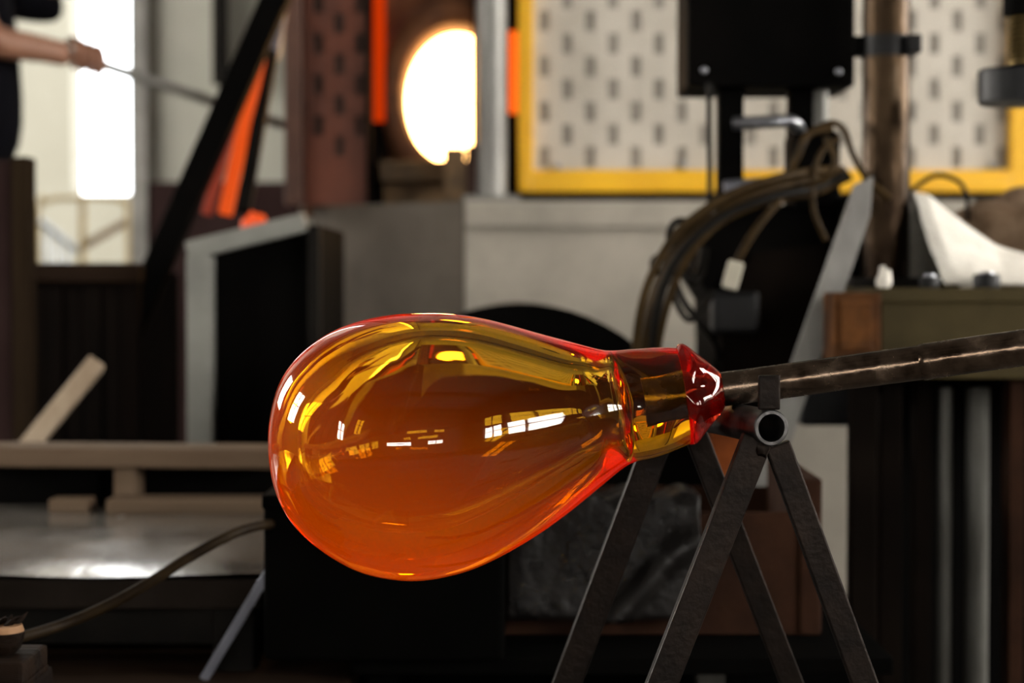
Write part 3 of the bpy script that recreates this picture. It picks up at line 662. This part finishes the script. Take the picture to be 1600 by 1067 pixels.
tag(MB().blob((X, 2.75, BT + .011), .010, .009, .017, .5, 1.7, 3, 2).build('cotton_wad', M['canvas'], None, True), 'little white cotton wad at the corner of the work bench', 'cotton wad')
# grey flat steel leaning
yl = 2.84
a = W(1352, 300, yl); e = W(1258, 560, yl); d = (e - a); L_ = (a.z) / -d.z; foot = a + d * L_
foot.y = yl - .05
dn = (foot - a).normalized(); wv = Vector((dn.z, 0, -dn.x)).normalized() * -1
hw = 20 / F * yl
if wv.x < 0: wv = -wv
poly = [a - wv * hw + dn * -.004, a + wv * hw * .2 + dn * -.025, a + wv * hw + dn * .03, foot + wv * hw - dn * .02, foot - wv * hw - dn * .005]
for q in poly: q.z = max(q.z, 0.0)
st = MB().prism(poly, (0, .008, 0)).build('steel_strip', M['greybar'])
tag(st, 'pale grey steel strip leaning in front of the control machine', 'steel strip')

# ------------------------------------------------------------------ control machine with its cables
YM = 3.1
cm = thing('control_machine', (PX(1210, YM), YM, 0), 'black control machine with a square head box and cables', 'machine')
hx = MB().box(PX(1073, YM), PX(1334, YM), YM, YM + .2, PZ(135, YM), PZ(-150, YM), .006).build('head_box', M['blackpaint'], cm)
for (x, y) in ((1100, 110), (1310, 112)):
    p = W(x, y, YM); MB().blob((p.x, YM - .002, p.z), .006, .004, .006, 0, sub=2).build('screw', M['brightsteel'], hx, True)
for (x0, x1, y1) in ((1126, 1166, 320), (1238, 1276, 345)):
    MB().box(PX(x0, YM), PX(x1, YM), YM + .04, YM + .08, PZ(y1 + 60, YM), PZ(132, YM), .004).build('upright', M['blackpaint'], cm)
p = PX(1287, YM); MB().tube([(p, YM + .05, PZ(380, YM)), (p, YM + .05, PZ(134, YM))], 14 / F * YM, 16).build('air_cylinder', M['pipegrey'], cm, True)
MB().tube(smooth_path([W(1146, 193, YM - .03), W(1190, 191, YM - .04), W(1236, 190, YM - .03), W(1250, 205, YM), W(1252, 230, YM + .05)], 6), 10 / F * YM, 14).build('handle', M['brightsteel'], cm, True)['label'] = 'shiny steel handle'
MB().tube([W(1132, 293, YM), W(1180, 289, YM), W(1240, 283, YM)], 11 / F * YM, 14).build('cross_bar', M['bluesteel'], cm, True)['label'] = 'bluish cross bar'
MB().box(PX(1236, YM), PX(1310, YM), YM - .02, YM + .1, PZ(330, YM), PZ(205, YM), .012).build('valve_block', M['blackpaint'], cm)
mz = PZ(655, YM)
body = [W(1092, 345, YM), W(1150, 322, YM), W(1298, 318, YM), W(1298, 450, YM), W(1296, 655, YM), W(1120, 655, YM), W(1114, 470, YM), W(1080, 420, YM)]
MB().prism(body, (0, .32, 0)).build('body', M['blackpaint'], cm)
fr = [W(1180, 395, YM - .03), W(1288, 380, YM - .03), W(1290, 650, YM - .03), W(1130, 650, YM - .03), W(1125, 470, YM - .03)]
MB().prism(fr, (0, .03, 0)).build('front_cover', M['darkbrown'], cm)
MB().box(PX(1108, YM), PX(1180, YM), YM - .06, YM, PZ(520, YM), PZ(455, YM), .008).build('terminal_box', M['rubber'], cm)
for x in (1130, 1212):
    for dy in (.03, .27): MB().box(PX(x, YM) - .02, PX(x, YM) + .02, YM + dy - .02, YM + dy + .02, 0, mz + .01).build('leg', M['blackpaint'], cm)
p = W(1262, 640, YM - .05)
MB().box(PX(1246, YM), PX(1330, YM), YM - .05, YM, PZ(662, YM), PZ(598, YM), .006).build('drip_tray', M['rubber'], cm)
# cables
def cable(pts, r, m, label, k=8, name='cable', cat='cable'):
    return tag(MB().tube(smooth_path([W(*p) for p in pts], k), r / F * 2.95, 10).build(name, m, None, True), label, cat, 'cables looping off the control machine')
base = [(1320, 270, 3.0), (1270, 283, 2.95), (1205, 296, 2.9), (1140, 322, 2.88), (1090, 358, 2.87), (1055, 400, 2.87), (1030, 450, 2.88), (1014, 510, 2.9), (1008, 570, 2.92), (1010, 700, 2.94)]
labs = ['outermost brown cable of the bundle arching left from the machine', 'second brown cable from the outside of the bundle', 'middle brown cable of the bundle', 'fourth brown cable from the outside of the bundle', 'innermost brown cable of the bundle arching left']
for i in range(5):
    o = (i - 2) * 8.5
    pts = []
    for j, (x, y, Y) in enumerate(base):
        t = j / (len(base) - 1); wob = 5 * math.sin(i * 2.1 + j * .9)
        nx, ny = (.25, 1) if t < .35 else ((.7, .7) if t < .6 else (1, .15))
        pts.append((x + nx * o + wob * .5, y + ny * o * (1.0 if j else .3) + wob * .4, Y + .02 * ((i * 2) % 3 - 1)))
    cable(pts, 6.5, M['cablebrown'] if i % 2 == 0 else M['cableblack'] if i == 3 else M['cablebrown'], labs[i])
cable([(1255, 225, 3.0), (1270, 205, 2.98), (1300, 192, 2.97), (1320, 205, 2.96), (1332, 240, 2.95), (1352, 275, 2.95), (1390, 310, 2.94)], 5, M['cablebrown'], 'tan cable looping over toward the rusty column')
cable([(1310, 215, 2.94), (1285, 235, 2.93), (1270, 280, 2.92), (1272, 330, 2.92), (1290, 375, 2.93)], 4.5, M['cablebrown'], 'thin tan cable hanging before the valve block')
cable([(1300, 200, 2.94), (1262, 210, 2.93), (1248, 240, 2.92), (1230, 275, 2.92), (1215, 305, 2.92)], 6, M['cablebrown'], 'short tan cable dropping from the shiny handle')
cable([(1290, 215, 2.9), (1305, 250, 2.89), (1290, 280, 2.89), (1255, 290, 2.9)], 5, M['cablebrown'], 'tan loop curled beside the valve block')
pc = cable([(1230, 300, 2.9), (1195, 340, 2.88), (1170, 375, 2.87), (1150, 412, 2.87)], 6, M['cablebrown'], 'tan cable ending in a white plug')
pa = W(1151, 408, 2.87); pb_ = W(1139, 452, 2.87)
bq = MB().bar(pa, pb_, 25 / F * 2.87, 18 / F * 2.87, (0, 1, 0), .004)
o = bq.build('plug', M['plugwhite'], pc); o.matrix_parent_inverse = Matrix.Translation(-Vector(pc.location)); o['label'] = 'cream white plug'
cable([(1108, 130, 3.05), (1108, 200, 3.04), (1109, 270, 3.04), (1108, 335, 3.0)], 4.5, M['cableblack'], 'thin black cord hanging straight below the head box')
cable([(1095, 350, 2.9), (1060, 345, 2.89), (1045, 365, 2.89), (1048, 400, 2.9)], 5, M['cableblack'], 'small black loop on the upper left of the bundle')
cable([(1050, 395, 2.9), (1022, 405, 2.89), (1024, 425, 2.89), (1050, 420, 2.9)], 5, M['cableblack'], 'tight black loop on the left of the bundle')
cable([(1060, 410, 2.98), (1050, 445, 2.96), (1060, 480, 2.95), (1078, 500, 2.95), (1100, 480, 2.96), (1115, 455, 2.98)], 5, M['cableblack'], 'black cord looping down to the terminal box')
cable([(1052, 430, 3.0), (1068, 470, 2.98), (1090, 500, 2.97), (1115, 530, 2.98), (1125, 560, 3.05)], 5.5, M['cableblack'], 'black cord running down along the machine body')
cable([(1056, 405, 3.05), (1075, 430, 3.03), (1085, 440, 3.03), (1095, 420, 3.05), (1100, 390, 3.08)], 9, M['cableblack'], 'thick black lead into the machine body')
cable([(1420, 300, 3.2), (1460, 275, 3.2), (1495, 282, 3.2), (1510, 305, 3.2), (1512, 345, 3.22)], 4, M['cableblack'], 'thin dark wire arching in front of the yellow rail')

# ------------------------------------------------------------------ glassworker at the left edge
YW_ = 4.62
def wp_(x, y, dy=0): return W(x, y, YW_ + dy)
def skin_mesh(name, nodes, edges, m, parent, sub=2, root=0):
    me = bpy.data.meshes.new(name)
    me.from_pydata([tuple(n[0]) for n in nodes], edges, [])
    o = bpy.data.objects.new(name, me); COL.objects.link(o)
    sk = o.modifiers.new('skin', 'SKIN'); sk.use_smooth_shade = True
    for i, n in enumerate(nodes):
        r = n[1]; me.skin_vertices[0].data[i].radius = r if isinstance(r, tuple) else (r, r)
        me.skin_vertices[0].data[i].use_root = (i == root)
    sb = o.modifiers.new('sub', 'SUBSURF'); sb.levels = sub; sb.render_levels = sub
    me.materials.append(m); o.parent = parent; o.matrix_parent_inverse = Matrix.Translation(-Vector(parent.location))
    return o
bxp = PX(-62, YW_)
pe = thing('person', (bxp, YW_, 0), 'person in dark shirt and trousers holding a blowpipe at the left', 'person')
V = Vector
sh_n = wp_(-52, -62, -.17); el_n = wp_(-28, 62, -.22); wr_n = wp_(84, 80, -.1); ha_n = wp_(112, 88, -.07)
sh_f = wp_(-48, -60, .17); el_f = wp_(66, 2, .2); wr_f = wp_(118, -140, .08)
nodes = [(V((bxp, YW_, .95)), .12), (V((bxp + .01, YW_, 1.12)), (.12, .125)), (V((bxp, YW_, 1.32)), (.13, .14)), (V((bxp, YW_, 1.46)), .09), (V((bxp + .015, YW_, 1.54)), .055), (V((bxp + .04, YW_, 1.62)), (.075, .08)), (V((bxp + .03, YW_, 1.72)), (.07, .08)),
         (sh_n, .055), (el_n, .043), (wr_n, .03), (ha_n, (.034, .022)),
         (sh_f, .055), (el_f, .043), (wr_f, .03), (wr_f + V((.03, 0, .07)), (.034, .022)),
         (V((bxp - .01, YW_ - .1, .88)), .085), (V((bxp + .02, YW_ - .11, .48)), .058), (V((bxp - .02, YW_ - .11, .09)), .038), (V((bxp + .14, YW_ - .12, .035)), .035),
         (V((bxp - .01, YW_ + .1, .88)), .085), (V((bxp + .02, YW_ + .11, .48)), .058), (V((bxp - .02, YW_ + .11, .09)), .038), (V((bxp + .14, YW_ + .12, .035)), .035)]
edges = [(0, 1), (1, 2), (2, 3), (3, 4), (4, 5), (5, 6), (2, 7), (7, 8), (8, 9), (9, 10), (2, 11), (11, 12), (12, 13), (13, 14), (0, 15), (15, 16), (16, 17), (17, 18), (0, 19), (19, 20), (20, 21), (21, 22)]
bdy = skin_mesh('body', nodes, edges, M['skin'], pe)
# fingers closed round the blowpipe
pd = (W(448, 196, 4.95) - W(60, 68, 4.52)).normalized()
def fingers(c, axis, name):
    up = V((0, 0, 1)); side = axis.cross(up).normalized()
    for k in range(4):
        b = c + axis * (-.03 + .021 * k) + side * -.012
        q = [b + up * .03, b + up * .036 + side * .022, b + up * .016 + side * .04, b - up * .012 + side * .036, b - up * .024 + side * .016]
        MB().tube(smooth_path(q, 4), [.0095] * 16 + [.006], 10).build('finger', M['skin'], pe, True)
    b = c + axis * -.02 + side * -.02
    MB().tube(smooth_path([b, b + up * .018 + axis * .03 - side * .006, b + up * .02 + axis * .06 + side * .006], 4), [.012] * 8 + [.007], 10).build('thumb', M['skin'], pe, True)
fingers(ha_n + pd * .03, pd, 'near')
# head details
hd_ = V((bxp + .035, YW_, 1.67))
MB().blob((hd_.x - .012, hd_.y, hd_.z + .035), .098, .086, .095, .06, 4, 3, 4).build('hair', M['hair'], bdy, True)
MB().tube([(hd_.x + .082, hd_.y, hd_.z + .02), (hd_.x + .105, hd_.y, hd_.z - .015), (hd_.x + .088, hd_.y, hd_.z - .025)], [.008, .014, .01], 10).build('nose', M['skin'], bdy, True)
for s in (-1, 1):
    MB().blob((hd_.x - .005, hd_.y + s * .08, hd_.z - .005), .018, .01, .03, 0, sub=2).build('ear', M['skin'], bdy, True)
    MB().blob((hd_.x + .082, hd_.y + s * .03, hd_.z + .015), .008, .013, .007, 0, sub=2).build('eye', M['canvas'], bdy, True)
MB().blob((hd_.x + .085, hd_.y, hd_.z - .055), .008, .022, .007, 0, sub=2).build('mouth', M['rustred'], bdy, True)
# clothes
tn = [(V((bxp, YW_, .93)), .14), (V((bxp + .02, YW_, 1.10)), (.145, .15)), (V((bxp, YW_, 1.32)), (.15, .16)), (V((bxp, YW_, 1.45)), .11), (sh_n, .078), (sh_n.lerp(el_n, .7), .07), (sh_f, .08), (sh_f.lerp(el_f, .75), .085), (el_f, .066), (wp_(96, 30, .2), .018)]
skin_mesh('shirt', tn, [(0, 1), (1, 2), (2, 3), (2, 4), (4, 5), (2, 6), (6, 7), (7, 8), (8, 9)], M['shirt'], pe)
ln = [(V((bxp, YW_, .96)), .145), (nodes[15][0], .105), (nodes[16][0], .08), (nodes[17][0] + V((0, 0, .03)), .062), (nodes[19][0], .105), (nodes[20][0], .08), (nodes[21][0] + V((0, 0, .03)), .062)]
skin_mesh('trousers', ln, [(0, 1), (1, 2), (2, 3), (0, 4), (4, 5), (5, 6)], M['trousers'], pe)
for s in (-1, 1):
    MB().blob((bxp + .06, YW_ + s * .115, .045), .14, .05, .045, .05, 2, 3, 1).build('shoe', M['rubber'], pe, True)
tag(MB().tube([W(60, 68, 4.52), W(445, 196, 4.95)], .0125, 14).build('blowpipe', M['greysteel'], None, True), 'long thin grey blowpipe held toward the furnace', 'blowpipe')
# yard handrail outside the doorway
YH = 7.0
hr = thing('handrail', (PX(130, YH), YH, 0), 'rounded tubular handrail out in the yard', 'handrail')
MB().tube(smooth_path([(PX(60, YH), YH, 0), W(60, 350, YH), W(75, 315, YH), W(110, 309, YH), W(170, 309, YH), W(195, 318, YH), W(200, 350, YH), (PX(201, YH), YH, 0)], 8), .010, 10).build('hoop', M['railpaint'], hr, True)
MB().tube([(PX(129, YH), YH, 0), W(129, 309, YH)], .014, 10).build('upright', M['railpaint'], hr, True)
MB().tube([W(62, 345, YH), W(125, 395, YH)], .012, 10).build('brace', M['brightsteel'], hr, True)
MB().tube([W(200, 345, YH), W(130, 385, YH)], .014, 10).build('brace', M['burlap'], hr, True)
for i in range(3):
    MB().tube([(PX(72 + i * 16, YH), YH, 0), W(72 + i * 16, 352 + i * 12, YH)], .007, 8).build('baluster', M['brightsteel'], hr, True)

# ------------------------------------------------------------------ pipe stand
ST = M['legsteel']
ps = thing('pipe_stand', W(1130, 1067, 1.8) * 1.0, 'dark steel trestle stand holding up the blowing iron', 'stand')
ps.location.z = 0
Df, Dr = 1.685, 1.90
tf = W(1203, 668, Df); tr_ = W(1063, 640, Dr + .02)
rO = 28.5 / F * Df; rI = 22 / F * Df
ax = (tr_ - tf).normalized()
# hollow cross tube
def hollow_tube(a, b, ro, ri, n=40):
    d = (b - a).normalized(); u_ = V((0, 0, 1)); u_ = (u_ - d * u_.dot(d)).normalized(); w_ = d.cross(u_); vs = []; fs = []
    for (p, r) in ((a, ri), (a, (ri + ro) / 2 + (ro - ri) * .25), (a + d * .0012, ro), (b, ro), (b, ri), (a + d * .0005, ri * .985)):
        for j in range(n):
            q = 2 * math.pi * j / n; vs.append(p + (u_ * math.cos(q) + w_ * math.sin(q)) * r)
    for i in range(5):
        for j in range(n): fs.append((i * n + j, i * n + (j + 1) % n, (i + 1) * n + (j + 1) % n, (i + 1) * n + j))
    return MB().add(vs, fs)
hollow_tube(tf - ax * .004, tr_, rO, rI).build('cross_tube', M['tubesteel'], ps, True, 30)
MB().box(PX(1185, Df), PX(1219, Df), Df - .004, Df + .003, PZ(640, Df), PZ(586, Df), .0015).build('stop_tab', ST, ps)
def leg(x0, y0, x1, y1, D0, Dlean, w):
    a = W(x0, y0, D0); b1 = W(x1, y1, D0); d = (b1 - a); t = a.z / -d.z; b = a + d * t; b.y += Dlean
    dd = (b - a).normalized(); b = b - dd * (w / 2 * abs(dd.x) / abs(dd.z)) ; 
    m = MB().bar(a, b, w, w * .72, (0, 1, 0), .0016)
    for v in m.v: v.z = max(v.z, 0)
    return m
wl = 47 / F * Df
leg(1183, 684, 1032, 1067, Df + .012, -.02, wl).build('leg', ST, ps)
leg(1214, 694, 1349, 1067, Df + .012, -.02, wl * .86).build('leg', ST, ps)
wl2 = 44 / F * Dr
leg(1040, 655, 888, 1067, Dr, .03, wl2).build('leg', ST, ps)
leg(1076, 650, 1238, 1067, Dr, .03, wl2 * .82).build('leg', ST, ps)
wd_ = MB()
wd_.blob((W(1192, 702, Df).x, Df + .004, W(1192, 702, Df).z), .006, .006, .008, .4, 4, 2)
wd_.build('weld_bead', ST, ps, True)

# ------------------------------------------------------------------ blowing iron and hot glass
D0 = 1.76
def G(x, y, dz=0.0):      # a point in the plane through the glass's axis, square to the lens axis
    return CAM + FWD * (D0 + dz) + (RGT * (x - 800) + UPV * (533.5 - y)) * (D0 / F)
ir = thing('blowing_iron', G(1500, 560), 'heavy dark steel blowing iron resting on the trestle stand', 'iron')
pp = [(1003, 628.5, 0), (1060, 619.5, 0), (1128, 608.5, 0), (1200, 598.5, -.005), (1280, 587, -.012), (1360, 575.5, -.02), (1438, 564.5, -.028)]
r0 = 27.0 / F * D0
m1 = MB().tube([G(*p) for p in smooth_path(pp, 8)], r0, 40)
m1.build('shaft', M['pipesteel'], ir, True)
qq = [(1430, 565.5, -.027), (1445, 563, -.029), (1520, 551.5, -.038), (1610, 538, -.05), (1900, 492, -.09), (2500, 398, -.17)]
pts = [G(*p) for p in smooth_path(qq, 8)]
rr = [r0 * (1.0 if i < 4 else 1.035) for i in range(len(pts))]
m2 = MB().tube(pts, rr, 40); m2.build('rear_tube', M['pipesteel'], ir, True)
pts = [G(*p) for p in smooth_path([(1428, 565.8, -.0268), (1436, 564.6, -.028), (1444, 563.4, -.029)], 4)]
MB().tube(pts, [r0 * 1.01, r0 * 1.03, r0 * 1.045, r0 * 1.05, r0 * 1.05, r0 * 1.05, r0 * 1.045, r0 * 1.04, r0 * 1.01], 40).build('weld_seam', M['pipesteel'], ir, True)

th = math.radians(8.3); OX, OY = 640, 700
def uv(x, y): return ((x - OX) * math.cos(th) - (y - OY) * math.sin(th), (x - OX) * math.sin(th) + (y - OY) * math.cos(th))
def xy(u_, v_): return (OX + u_ * math.cos(th) + v_ * math.sin(th), OY - u_ * math.sin(th) + v_ * math.cos(th))
top = [(421.2, 705), (420.5, 679.7), (423.4, 650.4), (434, 606.5), (451, 574.8), (478, 545.6), (517, 518.8), (561, 501.7), (609.7, 492), (653.5, 489.3), (702, 490), (751, 496.8), (800, 509), (848.6, 522.7), (897, 535.5), (936, 546), (958, 548.5), (990, 545), (1024, 543), (1053, 545), (1072, 546), (1090, 555), (1107, 577), (1121, 600)]
bot = [(421.2, 705), (422, 723.5), (431.7, 767.4), (453.6, 811.3), (483, 843), (522, 872), (566, 894), (609.7, 904), (648.7, 907), (692.5, 901.5), (741, 888), (790, 865), (839, 836), (887.6, 801.5), (936, 762), (975, 730), (995, 720), (1024, 713.8), (1053, 705), (1083, 692), (1107, 675), (1122, 655), (1129, 638)]
def smooth2(P): return [(p.x, p.y) for p in smooth_path([V((a, b, 0)) for a, b in P], 6)]
tu = [uv(*p) for p in smooth2(top)]; bu = [uv(*p) for p in smooth2(bot)]
tipu = min(min(p[0] for p in tu), min(p[0] for p in bu)) - .2
tipv = -6.0
def interp(P, u_):
    P = sorted(P)
    if u_ <= P[0][0]: return None
    for (a, b) in zip(P, P[1:]):
        if a[0] <= u_ <= b[0]:
            return a[1] + (b[1] - a[1]) * (u_ - a[0]) / max(1e-6, b[0] - a[0])
    return P[-1][1]
# only the branch above / below the tip
tuA = [p for p in tu if p[1] < tipv]; buA = [p for p in bu if p[1] > tipv]
def ring_at(u_):
    """centre offset and radius at station u along the axis (pixels)"""
    a = interp(tuA, u_); b = interp(buA, u_)
    k = math.sqrt(max(0, u_ - tipu))
    if a is None: a = tipv - k * 11.5
    if b is None: b = tipv + k * 11.5
    return (a + b) / 2, (b - a) / 2
def stations(u0, u1, n):
    return [u0 + (u1 - u0) * (1 - math.cos(math.pi * .5 * (i / n))) for i in range(n + 1)]
ps_ = D0 / F
def GV(u_, v_, w_):
    x, y = xy(u_, v_); return G(x, y, w_ * ps_)
def loft(rings, n=72, lump=None):
    vs = []; fs = []
    for i, (u_, c, r) in enumerate(rings):
        for j in range(n):
            a = 2 * math.pi * j / n; k = 1.0
            du = 0
            if lump: k, du = lump(i, a, u_)
            vs.append(GV(u_ + du, c + math.sin(a) * r * k, math.cos(a) * r * k))
    for i in range(len(rings) - 1):
        for j in range(n): fs.append((i * n + j, i * n + (j + 1) % n, (i + 1) * n + (j + 1) % n, (i + 1) * n + j))
    return vs, fs
def smooth_rings(R, it=3, keep=6):
    for _ in range(it):
        Q = list(R)
        for i in range(keep, len(R) - 1):
            Q[i] = (R[i][0], (R[i - 1][1] + 2 * R[i][1] + R[i + 1][1]) / 4, (R[i - 1][2] + 2 * R[i][2] + R[i + 1][2]) / 4)
        R = Q
    return R
uN = uv(1066, 620)[0]         # where the neck meets the red hot lip
uE = uv(1128, 612)[0]
outer = [(u_, *ring_at(u_)) for u_ in stations(tipu, uN, 90)]
# regular steps along the tail, finer near the tip
outer = [(tipu + (1 - math.cos(a)) * 218, 0, 0) for a in [math.pi * .5 * k / 40 for k in range(41)]]
outer = [o[0] for o in outer] + [tipu + 218 + (uN - tipu - 218) * k / 70 for k in range(1, 71)]
outer = smooth_rings([(u_, *ring_at(u_)) for u_ in outer], 4, 3)
outer[0] = (tipu, tipv, 0.02)
WALL = .70
def wall_ratio(u_):
    return WALL
cav_end = uv(985, 632)[0]
inner = []
for (u_, c, r) in outer:
    inner.append((u_, c, r))
# cavity: scaled copy of the bulb about its middle, drawn in at the neck end
cu, cvv = 20.0, 0.0
cav = []
for (u_, c, r) in outer:
    t = (u_ - tipu) / (uN - tipu)
    uu = tipu + 52 + (u_ - tipu) * (cav_end - tipu - 52) / (uN - tipu)
    rr_ = ring_at(uu)
    shape = r * (WALL + .03 * min(1, max(0, (t - .1) / .3)))
    lim = rr_[1] * .78
    cav.append((uu, rr_[0] * .9 + c * .1 - 12.0 * math.sin(math.pi * min(1, max(0, t))), min(shape, lim)))
# close the neck end of the cavity in a rounded shoulder
n_ = len(cav); cav2 = []
for i, (u_, c, r) in enumerate(cav):
    e = (cav_end - u_) / 26.0
    if e < 1: r = r * math.sqrt(max(0, 1 - (1 - e) ** 2))
    cav2.append((u_, c, max(r, .02)))
cav = smooth_rings(cav2, 2, 3)
gdir = (G(860, 545) - G(660, 905)).normalized()
GRAD = (gdir, G(660, 905).dot(gdir), G(860, 545).dot(gdir), 4.3, .06)
M['hotglass'] = hotglass('hotglass', (1, 1, 1), (.965, .805, .0), 62.0, (1.0, .15, .0), 2.3, grad=GRAD, bump=.035, bscale=16, stretch=(.45, 1, 1.6))
M['redglass'] = hotglass('redglass', (1, .95, .9), (.93, .22, .0), 55.0, (1.0, .012, .001), .9)
gl = thing('glass_vessel', G(700, 908), 'glowing amber pear shaped hot glass vessel on the iron', 'glass vessel')
NR = 96
def neck_lump(i, a, u_):
    t = max(0, min(1, (u_ - uv(960, 620)[0]) / 40)); 
    return 1 + t * (.015 * math.sin(3 * a + 1) + .012 * math.sin(5 * a + u_ * .05)), 0
vo, fo = loft(outer, NR, neck_lump)
k0 = len(vo); fo.append(tuple(range(NR - 1, -1, -1)))
last = len(outer) - 1
fo.append(tuple(last * NR + j for j in range(NR)))
vi, fi = loft(cav, NR)
fi = [tuple(reversed(q)) for q in fi]
fi.append(tuple(range(NR))); fi.append(tuple((len(cav) - 1) * NR + j for j in reversed(range(NR))))
def glass_obj(name, parts, m, parent):
    """outer and cavity surfaces in one mesh, cavity normals facing the cavity"""
    me = bpy.data.meshes.new(name); bm = bmesh.new()
    for (vs, fs, inward) in parts:
        b2 = bmesh.new(); vv = [b2.verts.new(v) for v in vs]; b2.verts.ensure_lookup_table()
        for q in fs: b2.faces.new([vv[i] for i in q])
        bmesh.ops.recalc_face_normals(b2, faces=b2.faces[:])
        if inward: bmesh.ops.reverse_faces(b2, faces=b2.faces[:])
        t = bpy.data.meshes.new('tmp'); b2.to_mesh(t); b2.free(); bm.from_mesh(t); bpy.data.meshes.remove(t)
    bm.to_mesh(me); bm.free()
    for p in me.polygons: p.use_smooth = True
    me.set_sharp_from_angle(angle=math.radians(60))
    me.materials.append(m); o = bpy.data.objects.new(name, me); COL.objects.link(o)
    o.parent = parent; o.matrix_parent_inverse = Matrix.Translation(-Vector(parent.location)); return o
glass_obj('bulb', [(vo, fo, False), (vi, fi, True)], M['hotglass'], gl)['label'] = 'clear amber glass bulb and neck'
# red hot lip gathered round the iron
lipu = [uN + .6 + (uE - uN) * k / 14 for k in range(15)]
lip = []
for k, u_ in enumerate(lipu):
    c, r = ring_at(u_); t = k / 14
    c0, rn = outer[-1][1], outer[-1][2]
    rr_ = rn + (29 - rn) * (t ** 2.2); rr_ += 4.5 * math.sin(math.pi * min(1, t * 1.6)) if t < .625 else 0
    pc_ = uv(*[(1066, 618.5), (1128, 608.5)][1])[1]
    lip.append((u_, c0 + (pc_ - c0) * t, rr_))
def lip_lump(i, a, u_):
    t = i / 14; k = math.sin(math.pi * t)
    return 1 + .06 * k * math.sin(3 * a + .6) + .035 * k * math.sin(7 * a), (-14 + 9 * math.sin(2 * a + .5) + 5 * math.sin(5 * a)) * k * .5
vl, fl = loft(lip, NR, lip_lump)
fl.append(tuple(range(NR - 1, -1, -1))); fl.append(tuple(14 * NR + j for j in range(NR)))
glass_obj('lip', [(vl, fl, False)], M['redglass'], gl)['label'] = 'red hot glass lip gathered round the iron'
